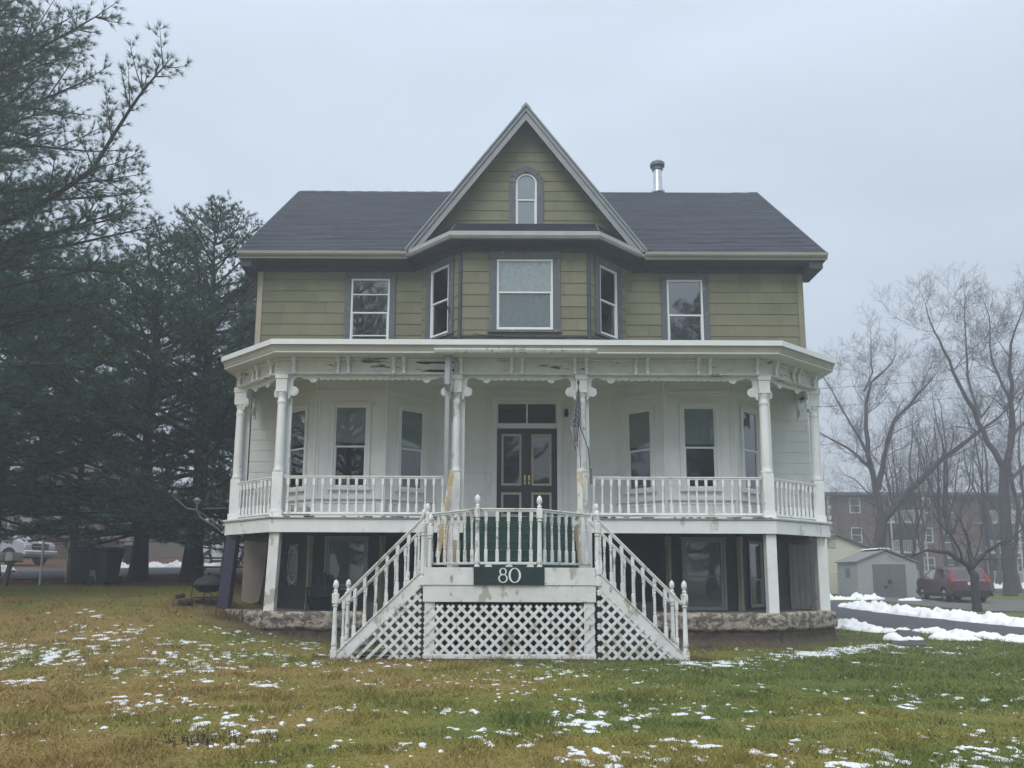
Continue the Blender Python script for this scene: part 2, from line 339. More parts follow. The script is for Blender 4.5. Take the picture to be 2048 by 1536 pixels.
# ------------------------------------------------------------------ ground sheet
xs = np.unique(np.concatenate([np.arange(-400, -40, 30), np.arange(-40, -16, 1.0), np.arange(-16, 14, .16), np.arange(14, 40, .6), np.arange(40, 401, 30)]))
ys = np.unique(np.concatenate([np.arange(-300, 0, 30), np.arange(0, 5, 1.0), np.arange(5, 20, .14), np.arange(20, 50, .4), np.arange(50, 100, 5), np.arange(100, 601, 40)]))
XX, YY = np.meshgrid(xs, ys); ZZ = gz(XX, YY); nx, ny = len(xs), len(ys)
ii, jj = np.meshgrid(np.arange(nx - 1), np.arange(ny - 1)); a = (jj * nx + ii).ravel()
FF = np.stack([a, a + 1, a + nx + 1, a + nx], 1)
lawn = npmesh('ground', np.stack([XX, YY, ZZ], -1).reshape(-1, 3), FF, GROUNDM, smooth=True, col=groundcol(XX, YY).reshape(-1, 3)); lawn['kind'] = 'structure'
def patch(name, P, m, dz, step=.4):
    P = np.array(P); x = np.arange(P[:, 0].min(), P[:, 0].max() + step, step); y = np.arange(P[:, 1].min(), P[:, 1].max() + step, step)
    bm = bmesh.new(); vs = [bm.verts.new((p[0], p[1], 0)) for p in P]; bm.faces.new(vs)
    for v_ in x[1:-1]: bmesh.ops.bisect_plane(bm, geom=bm.verts[:] + bm.edges[:] + bm.faces[:], plane_co=(v_, 0, 0), plane_no=(1, 0, 0))
    for v_ in y[1:-1]: bmesh.ops.bisect_plane(bm, geom=bm.verts[:] + bm.edges[:] + bm.faces[:], plane_co=(0, v_, 0), plane_no=(0, 1, 0))
    for v_ in bm.verts: v_.co.z = G(v_.co.x, v_.co.y) + dz
    me = bpy.data.meshes.new(name); bm.to_mesh(me); bm.free(); me.materials.append(m)
    o = bpy.data.objects.new(name, me); COL.objects.link(o); o['kind'] = 'structure'; return o
ASPH = mat('asphalt', (.062, .066, .072), .7, .25, 1.2, bump=.4, bscale=60, peel=[((.035, .037, .042), .60, 1.2, (1, 1, 1))])
patch('driveway', DRIVE, ASPH, .016, .5); patch('road', ROADL, ASPH, .035, 1.0)
patch('parking_pad', [(18.2, 30.2), (24, 28), (34, 26), (34, 33), (23.5, 40), (17.8, 42)], mat('gravel_pad', (.12, .12, .11), .9, .3, 2), .03, 1.0)
patch('far_street', [(17, 48.5), (70, 46), (70, 53), (17, 55)], ASPH, .03, 1.5)

# ------------------------------------------------------------------ grass and snow
def blades():
    PX, PY = [], []
    for (y0, y1, dens) in ((4.8, 8, 2300), (8, 11, 1500), (11, 15, 850), (15, 20, 420), (20, 25, 160)):
        wmax = .74 * y1 + .8; n = int(dens * (y1 - y0) * 2 * wmax)
        x = rng.uniform(-wmax, wmax, n); y = rng.uniform(y0, y1, n); k = np.abs(x) < .72 * y + .6; PX.append(x[k]); PY.append(y[k])
    x = np.concatenate(PX); y = np.concatenate(PY)
    cl = fbm(x * 2.5, y * 2.5, 3, 77)
    ok = ~inpoly(x, y, HOUSEP) & ~inpoly(x, y, DRIVE) & ~inpoly(x, y, ROADL) & ~((np.abs(x + .05) < 1.7) & (y > 14.55) & (y < 18)) & ~((np.abs(x) < 3.5) & (y > 14.6) & (y < 15.8))
    nd = ((x < -6) & (y > 21.6 - .12 * (x + 12))); ok &= ~nd | (rng.random(len(x)) < .15)
    near = segd(x, y, HOUSEP[1:5]) < .7; ok &= ~near | (rng.random(len(x)) < .3)
    x, y, cl = x[ok], y[ok], cl[ok]; n = len(x)
    sh = snowh(x, y)
    hgt = (.014 + .16 * cl ** 2.6 * rng.uniform(.4, 1.25, n)) * np.where(sh > .012, .7, 1) * (1 + .3 * (y > 12))
    wd = (.0028 + .0028 * (y / 10)) * rng.uniform(.7, 1.3, n); an = rng.uniform(0, 2 * np.pi, n); le = rng.uniform(.3, 1.5, n) * hgt; la = rng.uniform(0, 2 * np.pi, n)
    z = gz(x, y) - .004
    b0 = np.stack([x - np.cos(an) * wd, y - np.sin(an) * wd, z], 1); b1 = np.stack([x + np.cos(an) * wd, y + np.sin(an) * wd, z], 1)
    tp = np.stack([x + np.cos(la) * le, y + np.sin(la) * le, z + hgt], 1)
    V = np.stack([b0, b1, tp], 1).reshape(-1, 3); F = np.arange(3 * n).reshape(-1, 3)
    c = groundcol(x, y) * rng.uniform(.8, 1.38, n)[:, None]; c += (rng.random(n) < .12)[:, None] * np.array((.10, .075, .03))
    C = np.repeat(c, 3, 0) * np.tile([.7, .7, 1.15], n)[:, None] / np.tile([.7, .7, 1.15], n)[:, None]
    o = npmesh('grass', V, F, BLADEM, col=C)
    setprops(o, 'short winter lawn grass, green with yellow and brown patches, in front of the house', 'grass', kind='stuff')
blades()
def snow_sheet():
    x = np.arange(-13, 13, .032); VV = []; FFs = []; off = 0
    for (y0, y1, st) in ((6, 10.5, .028), (10.5, 15, .04), (15, 21.8, .06)):
        y = np.arange(y0, y1 + st / 2, st); x = np.arange(-.74 * y1 - .3, .74 * y1 + .3, st)
        X, Y = np.meshgrid(x, y); H = snowh(X, Y); Z = gz(X, Y) + np.clip(H * .7, -.03, .014) + .003
        bad = inpoly(X, Y, HOUSEP) | inpoly(X, Y, DRIVE) | ((np.abs(X + .05) < 3.55) & (Y > 14.5) & (Y < 15.9)); H = np.where(bad, -1, H)
        m_, n_ = X.shape; ii, jj = np.meshgrid(np.arange(n_ - 1), np.arange(m_ - 1)); keep = np.maximum.reduce([H[:-1, :-1], H[1:, :-1], H[:-1, 1:], H[1:, 1:]]) > -.012
        a = (jj * n_ + ii)[keep]; f = np.stack([a, a + 1, a + n_ + 1, a + n_], 1); us, inv = np.unique(f, return_inverse=True)
        VV.append(np.stack([X, Y, Z], -1).reshape(-1, 3)[us]); FFs.append(inv.reshape(-1, 4) + off); off += len(us)
    o = npmesh('snow_patches', np.concatenate(VV), np.concatenate(FFs), mat('wet_snow', (.70, .73, .77), .6, .12, 12, bump=.4, bscale=25), smooth=True)
    setprops(o, 'thin melting snow patches scattered over the front lawn', 'snow', kind='stuff')
snow_sheet()
def snow_bank(pts, wid, hgt, label, seed=1, name='snow_bank'):
    pts = [Vector((p[0], p[1])) for p in pts]; seg = []; tot = sum((b - a).length for a, b in zip(pts[:-1], pts[1:])); st = .05
    V = []; nw = 19; d = 0; rows = 0
    for a_, b_ in zip(pts[:-1], pts[1:]):
        n = max(2, int((b_ - a_).length / st)); u = (b_ - a_).normalized(); nn = Vector((-u.y, u.x))
        for i in range(n):
            p = a_ + (b_ - a_) * i / n; dd = (d + (b_ - a_).length * i / n); e_ = min(1, dd / (wid * .7), (tot - dd) / (wid * .7)); e_ = max(.0, e_) ** .5
            for k in range(nw):
                t = (k / (nw - 1) * 2 - 1); wn = wid * (.75 + .7 * float(fbm(dd * .9, seed * 3.1, 3, seed))) * e_
                wj = wn * (1 + .35 * (float(fbm(dd * 3.5 + t * 2, seed * 1.7, 3, seed + 5)) - .5)); x, y = p.x + nn.x * t * wj / 2, p.y + nn.y * t * wj / 2
                f1 = float(fbm(x * 2.6, y * 2.6, 3, seed + 3)); f2 = float(fbm(x * 9, y * 9, 3, seed + 9)); h = hgt * .62 * (1 - t * t) ** .7 * e_ * max(.05, .1 + 2.4 * (f1 - .25) + 1.1 * (f2 - .5)) + .02 + .07 * (f2 - .5)
                V.append((x, y, G(x, y) + h - (.06 if abs(t) > .95 else 0)))
            rows += 1
        d += (b_ - a_).length
    F = [(r * nw + k, r * nw + k + 1, (r + 1) * nw + k + 1, (r + 1) * nw + k) for r in range(rows - 1) for k in range(nw - 1)]
    o = npmesh(name, V, F, SNOW, smooth=True)
    return setprops(o, label, 'snow bank', 'ploughed snow banks')
snow_bank([(14.6, 33.4), (14.6, 30.2), (14.9, 27.5), (15.4, 25.3), (15.9, 23.2), (17.3, 19.6)], 1.35, .36, 'long thick ploughed snow bank along the far side of the asphalt driveway', 3)
snow_bank([(11.3, 21.6), (11.9, 20.7), (12.4, 19.4), (13.0, 17.6)], .6, .17, 'snow bank along the near edge of the driveway at the right of the photo', 4)
snow_bank([(9.1, 26.0), (9.7, 23.5), (10.5, 20.9)], .8, .24, 'low snow bank beside the house corner, left of the driveway', 5)
snow_bank([(15.0, 38.6), (17.5, 38.9), (19.0, 38.7)], .9, .35, 'snow bank in front of the plastic shed doorway side', 6)
snow_bank([(19.2, 37.9), (20.3, 37.6)], .5, .2, 'small snow heap between shed and red car', 7)
snow_bank([(9.3, 19.2), (9.9, 19.1)], .5, .22, 'small snow lump nearest the house at the driveway end', 8, 'snow_lump')
snow_bank([(9.8, 19.3), (10.35, 19.2)], .6, .30, 'taller snow lump in the middle at the driveway end', 9, 'snow_lump')
snow_bank([(10.6, 19.5), (11.2, 19.3), (11.8, 19.2)], .6, .26, 'wide snow lump on the grass right of the driveway end', 10, 'snow_lump')
snow_bank([(10.95, 21.9), (11.4, 21.8)], .3, .1, 'tiny snow lump on the driveway asphalt', 11, 'snow_lump')
snow_bank([(-26, 30.5), (-22.5, 30.2), (-19.7, 30.0)], 1.6, .55, 'snow bank beside the silver pickup truck', 12)
snow_bank([(-20, 34.2), (-16.5, 35.5), (-13, 36.6)], 1.2, .35, 'snow bank across the street behind the wheeled bins', 13)
snow_bank([(-12.6, 38), (-9, 39.6), (-5, 40.2)], 1.4, .30, 'snow bank across the street behind the pine trunks', 14)
snow_bank([(23.6, 33.6), (26, 32.6), (29, 31.2)], .8, .16, 'thin snow strip on the right behind the small bare tree', 15)
snow_bank([(33, 43), (38, 44), (44, 44)], 1.6, .3, 'far snow strip along the street at the right edge', 16)
snow_bank([(17, 56.5), (30, 56), (55, 55)], 3.0, .5, 'far snow bank in front of the brick apartment building', 17)
def leaves():
    n = 2600; y = rng.uniform(6, 22, n); x = rng.uniform(-1, 1, n) * (.74 * y); k = ~inpoly(x, y, HOUSEP) & ~inpoly(x, y, DRIVE) & ~((np.abs(x + .05) < 1.7) & (y > 14.5)) & (rng.random(n) < .25 + .75 * sst((-x - 1) / 5)); x, y = x[k], y[k]; n = len(x)
    a = rng.uniform(0, 6.28, n); s_ = rng.uniform(.012, .035, n); z = gz(x, y) + rng.uniform(.015, .04, n); V = []
    for dx, dy, dz in ((-1, 0, 0), (0, -.45, .25), (1.1, 0, .1), (0, .45, .3)): V.append(np.stack([x + (dx * np.cos(a) - dy * np.sin(a)) * s_, y + (dx * np.sin(a) + dy * np.cos(a)) * s_, z + dz * s_], 1))
    V = np.stack(V, 1).reshape(-1, 3); c = np.repeat(np.array((.13, .065, .03)) * rng.uniform(.5, 1.8, n)[:, None], 4, 0)
    setprops(npmesh('fallen_leaves', V, np.arange(4 * n).reshape(-1, 4), BLADEM, col=c), 'small brown fallen leaves and litter strewn over the lawn', 'leaves', kind='stuff')
leaves()
# ------------------------------------------------------------------ the house
H = thing('victorian_house', 'large olive and white house with steep front gable and raised white porch', 'house', (0.5, 20.6, 0))
def wallpieces(mb, fr, uL, uR, z0, z1, ops, course=0, n0=0.0, n1=.017, joints=.62, back=False, seed=1):
    """lapped wall strips in a wall frame with real openings. uL/uR: numbers or functions of z"""
    rr = random.Random(seed); fL = uL if callable(uL) else (lambda z: uL); fR = uR if callable(uR) else (lambda z: uR)
    mb.M = fr; lv = {z0, z1}
    k = 1
    if course:
        while z0 + k * course < z1 - .01: lv.add(z0 + k * course); k += 1
    for (a, b, c, d) in ops: lv |= {max(z0, min(z1, c)), max(z0, min(z1, d))}
    lv = sorted(lv); jo = {}
    for za, zb in zip(lv[:-1], lv[1:]):
        if zb - za < .004: continue
        mid = (za + zb) / 2; lo, hi = min(fL(za), fL(zb)), max(fR(za), fR(zb)); segs = [(lo, hi)]
        for (a, b, c, d) in ops:
            if c < mid < d:
                ns = []
                for (p, q) in segs:
                    if b <= p or a >= q: ns.append((p, q))
                    else:
                        if a > p: ns.append((p, a))
                        if b < q: ns.append((b, q))
                segs = ns
        ci = int((mid - z0) / course) if course else 0; cz = z0 + ci * course
        if ci not in jo:
            o_ = rr.uniform(0, joints or 1); jo[ci] = ([lo - 3 + o_ + i * joints for i in range(60)] if (joints and course) else [], [rr.uniform(-1, 1) for _ in range(61)])
        js, tn = jo[ci]
        fa = 1 - (za - cz) / course if course else 0; fb = 1 - (zb - cz) / course if course else 0
        for (p, q) in segs:
            cuts = [p] + [j for j in js if p + .02 < j < q - .02] + [q]
            for a, b in zip(cuts[:-1], cuts[1:]):
                ti = tn[sum(1 for j in js if j < (a + b) / 2) % 61] if js else 0
                g = .002 if js else 0
                pa, qa = max(a + g, fL(za)), min(b - g, fR(za)); pb, qb = max(a + g, fL(zb)), min(b - g, fR(zb))
                if qa <= pa and qb <= pb: continue
                if qa < pa: pa = qa = (pa + qa) / 2
                if qb < pb: pb = qb = (pb + qb) / 2
                ya, yb = (n0 + (n1 - n0) * fa, n0 + (n1 - n0) * fb) if course else (n1, n1); bk = n0 - .012 if course else n0
                mb.hexa([(pa, bk, za), (qa, bk, za), (qa, ya, za), (pa, ya, za), (pb, bk, zb), (qb, bk, zb), (qb, yb, zb), (pb, yb, zb)], ti)
def window(fr, u, z0, w, h, cas, cmat, split=.5, sill=True, head=.0, curtain=None, pane=None, fmat=None, lower=None, arch=False, fw=.055, label=None, clip=None):
    """u: centre of opening in frame"""
    pane = pane or GLASS; fmat = fmat or METALW; x0, x1, z1 = u - w / 2, u + w / 2, z0 + h
    m = MB(fr); n1 = .055
    if arch:
        zc = z1 - w / 2; ro = w / 2 + cas; n = 14
        m.box(x0 - cas, x0 - .003, .0, n1, z0, zc); m.box(x1 + .003, x1 + cas, .0, n1, z0, zc)
        for i in range(n):
            a, b = math.pi * i / n, math.pi * (i + 1) / n; ri = w / 2 - .002
            P = [(u + r * math.cos(t), zc + r * math.sin(t)) for t, r in ((a, ri), (a, ro), (b, ro), (b, ri))]
            m.prism(P, 0, n1 + .012 * (i % 2), 'y')
        m.box(u - .07, u + .07, n1 + .013, n1 + .035, z1 + .01, z1 + cas + .03)
    else:
        m.box(x0 - cas, x0 - .003, .0, n1, z0, z1); m.box(x1 + .003, x1 + cas, .0, n1, z0, z1)
        m.box(x0 - cas - .01, x1 + cas + .01, .0, n1 + .012, z1 + .003, z1 + cas + head)
        if head: m.box(x0 - cas - .05, x1 + cas + .05, 0, n1 + .06, z1 + cas + head + .002, z1 + cas + head + .04)
    if sill: m.box(x0 - cas - .03, x1 + cas + .03, 0, n1 + .035, z0 - .075, z0 - .003)
    W = m.build('window', cmat, H, bevel=.004, label=label)
    f = MB(fr)
    if arch:
        zc = z1 - w / 2; f.box(x0, x0 + fw, -.05, .03, z0, zc); f.box(x1 - fw, x1, -.05, .03, z0, zc); f.box(x0 + fw, x1 - fw, -.05, .03, z0, z0 + fw)
        for i in range(12):
            a, b = math.pi * i / 12, math.pi * (i + 1) / 12
            f.prism([(u + r * math.cos(t), zc + r * math.sin(t)) for t, r in ((a, w / 2 - fw), (a, w / 2), (b, w / 2), (b, w / 2 - fw))], -.05, .03, 'y')
    else:
        f.box(x0, x0 + fw, -.05, .03, z0, z1); f.box(x1 - fw, x1, -.05, .03, z0, z1); f.box(x0 + fw, x1 - fw, -.05, .03, z1 - fw, z1); f.box(x0 + fw, x1 - fw, -.05, .03, z0, z0 + fw)
    zs = z0 + h * split; f.box(x0 + fw, x1 - fw, -.04, .018, zs - .022, zs + .022)
    i0, i1 = x0 + fw, x1 - fw
    f.box(i0, i0 + .02, -.03, .008, z0 + fw, zs - .022); f.box(i1 - .02, i1, -.03, .008, z0 + fw, zs - .022); f.box(i0 + .02, i1 - .02, -.03, .008, z0 + fw, z0 + fw + .03)
    f.build('window_frame', fmat, W, bevel=.003)
    p = MB(fr)
    if arch:
        zc = z1 - w / 2; r = w / 2 - fw + .004
        p.prism([(i0, zs)] + [(i1, zs)] + [(u + r * math.cos(t), zc + r * math.sin(t)) for t in np.linspace(0, math.pi, 12)], -.012, -.008, 'y')
    else: p.box(i0 - .003, i1 + .003, -.012, -.008, zs, z1 - fw + .003)
    p.box(i0 - .003, i1 + .003, -.026, -.022, z0 + fw - .003, zs)
    p.build('window_pane', pane, W)
    if curtain:
        for (mt, c0, c1, nm) in curtain:
            c = MB(fr); n = 40; a0, a1 = z0 + h * c0, z0 + h * c1
            vs = []; fs = []
            for i in range(n + 1):
                t = i / n; x = x0 + .02 + (w - .04) * t; y = -.05 + (.009 * math.sin(t * 40 + math.sin(t * 9)) if 'curtain' in nm else 0)
                vs += [(x, y, a0), (x, y, a1)]
            fs = [(2 * i, 2 * i + 2, 2 * i + 3, 2 * i + 1) for i in range(n)]
            c.add(vs, fs); c.build(nm, mt, W, fixn=False)
    return W

WY = 20.6
XL, XR = -7.30, 8.30
FM = frame((XL, WY), (XR, WY))                       # main wall frame: local x = X - XL
def ux(x): return x - XL
# second-floor bay corners
B2 = [(-2.60, WY), (-1.42, 19.4), (2.06, 19.4), (3.24, WY)]
# openings in the upper main wall (local)
opU = [(ux(-4.63), ux(-3.52), 7.9, 10.02), (ux(4.42), ux(5.45), 7.9, 10.02), (ux(-2.5), ux(3.14), 7.4, 10.45)]
sh = MB(); wallpieces(sh, FM, 0, XR - XL, 7.35, 10.6, opU, .33, seed=3)
F1 = frame(B2[0], B2[1]); F2 = frame(B2[1], B2[2]); F3 = frame(B2[2], B2[3]); L1 = 1.683; L2 = 3.48
opF1 = [(L1 / 2 - .40, L1 / 2 + .40, 8.12, 10.10)]; opF3 = [(L1 / 2 - .40, L1 / 2 + .40, 8.12, 10.10)]; opF2 = [(.99, 2.51, 8.1, 10.1)]
wallpieces(sh, F1, 0, L1, 7.45, 10.6, opF1, .33, seed=4); wallpieces(sh, F2, 0, L2, 7.45, 10.6, opF2, .33, seed=5); wallpieces(sh, F3, 0, L1, 7.45, 10.6, opF3, .33, seed=6)
gx0, gx1 = -3.02, 3.74; gc = .37
gl = lambda z: ux(gc) - max(.0, (14.95 - z) / 1.31); gr = lambda z: ux(gc) + max(.0, (14.95 - z) / 1.31)
opG = [(ux(.08), ux(.70), 11.62, 13.28)]
wallpieces(sh, FM, gl, gr, 10.6, 14.9, opG, .305, seed=8)
sh.build('siding', OLIVE, H)
shs = MB()   # side walls
for (p, q) in (((XL, 30.2), (XL, WY)), ((XR, WY), (XR, 30.2))):
    fr = frame(p, q); wallpieces(shs, fr, 0, 9.6, 7.35, 10.75, [], .305, seed=11)
    wallpieces(shs, fr, lambda z: (z - 10.75) / .877, lambda z: 9.6 - (z - 10.75) / .877, 10.75, 14.9, [], .305, seed=12)
shs.build('side_siding', OLIVE, H)
bk = MB()    # sheathing behind, back wall
def backing(fr, a, b, z0, z1, ops, t=.14): wallpieces(bk, fr, a, b, z0, z1, ops, 0, n0=-t, n1=-.013)
backing(FM, 0, XR - XL, 7.0, 10.6, opU); backing(F1, .05, L1 - .02, 7.2, 10.6, opF1, .1); backing(F2, .02, L2 - .02, 7.2, 10.6, opF2, .1); backing(F3, .02, L1 - .05, 7.2, 10.6, opF3, .1)
backing(FM, lambda z: gl(z), lambda z: gr(z), 10.6, 14.9, opG)
bk.M = I4
bk.box(XL, XR, 30.0, 30.2, 0, 10.7)
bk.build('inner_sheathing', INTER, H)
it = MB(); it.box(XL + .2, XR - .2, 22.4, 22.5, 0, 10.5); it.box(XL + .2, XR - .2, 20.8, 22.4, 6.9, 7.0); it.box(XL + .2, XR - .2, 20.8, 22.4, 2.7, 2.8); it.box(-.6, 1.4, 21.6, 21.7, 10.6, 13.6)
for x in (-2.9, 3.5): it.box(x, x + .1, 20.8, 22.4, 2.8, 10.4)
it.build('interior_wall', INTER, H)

# upper windows
window(FM, ux(-4.075), 7.9, 1.11, 2.12, .17, GREYTRIM, .52, head=.0, label='left upper window with mullioned panes')
mu = MB(FM)
for z in (8.33, 9.55): mu.box(ux(-4.575), ux(-3.575), -.03, .012, z - .015, z + .015)
mu.build('glazing_bar', METALW, H)
window(FM, ux(4.935), 7.9, 1.03, 2.12, .17, GREYTRIM, .50)
window(F2, 1.75, 8.1, 1.52, 2.0, .20, GREYTRIM, .53, pane=GLASSP, curtain=[(CURTAIN, .50, 1.0, 'curtain'), (mat('grey_net', (.40, .43, .46), .8, .2, 14), 0, .53, 'net_curtain')], label='wide centre window with lace curtain')
window(F1, L1 / 2, 8.12, .80, 1.98, .20, GREYTRIM, .50)
window(F3, L1 / 2, 8.12, .80, 1.98, .20, GREYTRIM, .50, curtain=[(BLINDW, .5, 1.0, 'blind')])
window(FM, ux(.39), 11.62, .62, 1.66, .19, GREYTRIM, .50, arch=True, sill=False, curtain=[(BLINDW, 0, 1.0, 'blind')], label='round arched attic window')
# corner boards and frieze of the upper floor
cb = MB()
cb.box(XL - .03, XL + .13, WY - .035, WY - .0235, 7.35, 10.3); cb.box(XL - .035, XL - .0235, WY - .03, WY + .14, 7.35, 10.3)
cb.build('corner_board', CREAM, H)
cb = MB(); cb.box(XR - .13, XR + .03, WY - .035, WY - .0235, 7.35, 10.3); cb.box(XR + .0235, XR + .035, WY - .03, WY + .14, 7.35, 10.3)
cb.build('corner_board', mat('olive_corner', (.23, .23, .15), .7, .1, 4), H)
dk = MB()
for x in (B2[1], B2[2]): dk.M = I4; dk.tube([(x[0], x[1] - .02, 7.5), (x[0], x[1] - .02, 10.3)], .055, 8)
dk.sweep([(-2.72, WY), B2[1], B2[2], (3.36, WY)], [(.0, 10.30), (.05, 10.30), (.05, 10.62), (.0, 10.62)])
dk.sweep([(XL - .05, WY), (-2.78, WY)], [(.024, 10.22), (.06, 10.22), (.06, 10.6), (.024, 10.6)]); dk.sweep([(3.42, WY), (XR + .05, WY)], [(.024, 10.22), (.06, 10.22), (.06, 10.6), (.024, 10.6)])
dk.sweep([(-2.62, WY), B2[1], B2[2], (3.26, WY)], [(.024, 7.9), (.05, 7.9), (.05, 7.96), (.024, 7.96)])
dk.build('frieze_board', DARKTRIM, H, bevel=.004)

# main roof
EY, EZ, RY, RZ = 20.0, 10.58, 25.3, 15.2
sl = (RZ - EZ) / (RY - EY); A = math.atan(sl)
RXL, RXR = -7.72, 8.82
def rz(y): return EZ + sl * (y - EY)
def shinglerun(mb, P0, U, V, total, fL, fR, course=.135, step=.013, seed=1, tab=.9):
    """P0 origin on eave, U along eave, V up the slope (unit), fL/fR(v) limits along U"""
    rr = random.Random(seed); P0 = Vector(P0); U = Vector(U); V = Vector(V); Nn = U.cross(V).normalized()
    if Nn.z < 0: Nn = -Nn
    v = 0
    while v < total - .01:
        v2 = min(total, v + course); a0, b0, a1, b1 = fL(v), fR(v), fL(v2), fR(v2); o = rr.uniform(0, tab); cuts = [min(a0, a1)]
        x = cuts[0] + o
        while x < max(b0, b1) - .05: cuts.append(x); x += tab * rr.uniform(.5, 1.3)
        cuts.append(max(b0, b1))
        for c, d in zip(cuts[:-1], cuts[1:]):
            pa, qa, pb, qb = max(c, a0), min(d, b0), max(c, a1), min(d, b1)
            if qa <= pa and qb <= pb: continue
            if qa < pa: pa = qa = (pa + qa) / 2
            if qb < pb: pb = qb = (pb + qb) / 2
            A_ = P0 + V * v; B_ = P0 + V * v2
            mb.add([A_ + U * pa, A_ + U * qa, A_ + U * qa + Nn * step, A_ + U * pa + Nn * step, B_ + U * qb, B_ + U * pb], [(0, 1, 2, 3), (3, 2, 4, 5)], rr.uniform(-1, 1))
        v = v2
SLN = math.hypot(RY - EY, RZ - EZ); Vd = (0, math.cos(A), math.sin(A))
rf = MB()
shinglerun(rf, (0, EY - .04, rz(EY - .04) + .03), (1, 0, 0), Vd, SLN + .05, lambda v: RXL + .07 * v / SLN, lambda v: -3.20 + 3.45 * v / SLN, seed=1)
shinglerun(rf, (0, EY - .04, rz(EY - .04) + .03), (1, 0, 0), Vd, SLN + .05, lambda v: 3.95 - 3.45 * v / SLN, lambda v: RXR - .07 * v / SLN, seed=2)
rf.add([(RXL, EY - .04, EZ - .01), (-3.2, EY - .04, EZ - .01), (.25, RY, RZ - .01), (RXL + .07, RY, RZ - .01)], [(0, 1, 2, 3)])
rf.add([(3.95, EY - .04, EZ - .01), (RXR, EY - .04, EZ - .01), (RXR - .07, RY, RZ - .01), (.5, RY, RZ - .01)], [(0, 1, 2, 3)])
# back slope
rf.hexa([(RXL, RY, RZ - .06), (RXR, RY, RZ - .06), (RXR, 30.8, 10.4), (RXL, 30.8, 10.4), (RXL, RY, RZ + .045), (RXR, RY, RZ + .045), (RXR, 30.8, 10.5), (RXL, 30.8, 10.5)])
for i in range(28):                                     # ridge cap with a slight sag
    for (xa, xb) in ((RXL + .05, .1), (.6, RXR - .05)):
        a = xa + (xb - xa) * i / 28; b = xa + (xb - xa) * (i + 1) / 28 + .02; s_ = .05 * math.sin(math.pi * i / 28) if xa > 0 else .02 * math.sin(math.pi * i / 28)
        rf.prism([(RY - .16, RZ - .09 - s_ + .01 * (i % 2)), (RY, RZ + .065 - s_ + .01 * (i % 2)), (RY + .16, RZ - .09 - s_)], a, b, 'x', random.uniform(-.6, .6))
rf.build('main_roof', SHINGLE, H, fixn=False)
# cross gable roof
GA = 15.17; gs = 1.31; ga = math.atan(gs); gl_ = 3.42 / math.cos(ga)
cg = MB()
for sgn in (-1, 1):
    P0 = (gc + sgn * 3.42, 20.10, GA - gs * 3.42); V_ = (-sgn * math.cos(ga), 0, math.sin(ga))
    shinglerun(cg, (P0[0], P0[1], P0[2] + .0), (0, 1, 0), V_, gl_, lambda v: 0, lambda v: max(.3, 5.2 * v / gl_ + .45), seed=20 + sgn)
cg.prism([(gc - .14, GA - .12), (gc, GA + .05), (gc + .14, GA - .12)], 20.08, 25.3, 'y')
cg.build('gable_roof', SHINGLE, H, fixn=False)
rk = MB()
for sgn in (-1, 1):
    def rp(d, o): return (gc + sgn * d, GA - gs * d - o)
    # wide rake board, then moulding
    for (o0, o1, y0, y1) in ((.02, .24, 20.05, 20.09), (.243, .50, 20.09, 20.13), (.02, .09, 20.0, 20.047)):
        rk.prism([rp(0, o0 * 1.0), rp(3.42, o0), ((gc + sgn * 3.42), GA - gs * 3.42 - max(.06, o0)), rp((GA - 10.63 - o1) / gs, o1), rp(0, o1)], y0, y1, 'y')
    rk.hexa([(gc, 20.13, GA - .08), (gc + sgn * 3.40, 20.13, GA - gs * 3.4 - .08), (gc + sgn * 3.4, 20.6, GA - gs * 3.4 - .08), (gc, 20.6, GA - .08), (gc, 20.13, GA - .045), (gc + sgn * 3.40, 20.13, GA - gs * 3.4 - .045), (gc + sgn * 3.4, 20.6, GA - gs * 3.4 - .045), (gc, 20.6, GA - .045)])
rk.build('rake_board', RAKE, H, bevel=.004)
dk = MB()
for sgn in (-1, 1):   # end gable rakes
    x = RXL if sgn < 0 else RXR
    for (ya, yb) in ((EY, RY), (30.8, RY)):
        za, zb = (EZ, RZ) if ya == EY else (10.42, RZ)
        dk.hexa([(x - .02, ya, za - .17), (x + .02, ya, za - .17), (x + .02, yb, zb - .17), (x - .02, yb, zb - .17), (x - .02, ya, za + .02), (x + .02, ya, za + .02), (x + .02, yb, zb + .02), (x - .02, yb, zb + .02)])
# soffits
dk.build('rake_trim', DARKTRIM, H)
for (a, b) in ((RXL + .03, -2.95), (3.7, RXR - .03)): dk = MB(); dk.box(a, b, EY + .03, WY, 10.36, 10.385); dk.build('soffit', DARKTRIM, H)
for (a, b) in ((XR + .05, XR + .42), (XL - .36, XL - .05)): dk = MB(); dk.box(a, b, EY + .06, WY + .5, 10.16, 10.358); dk.build('eave_return', DARKTRIM, H)
for (a, b) in ((RXL, -2.98), (3.72, RXR)):
    gt = MB(); gt.sweep([(a, EY), (b, EY)], [(0, 10.44), (.06, 10.45), (.10, 10.49), (.115, 10.56), (.10, 10.56), (.05, 10.48), (.0, 10.48)]); gt.box(a, b, EY - .002, EY + .03, 10.385, 10.56); gt.build('gutter', TANGUT, H)
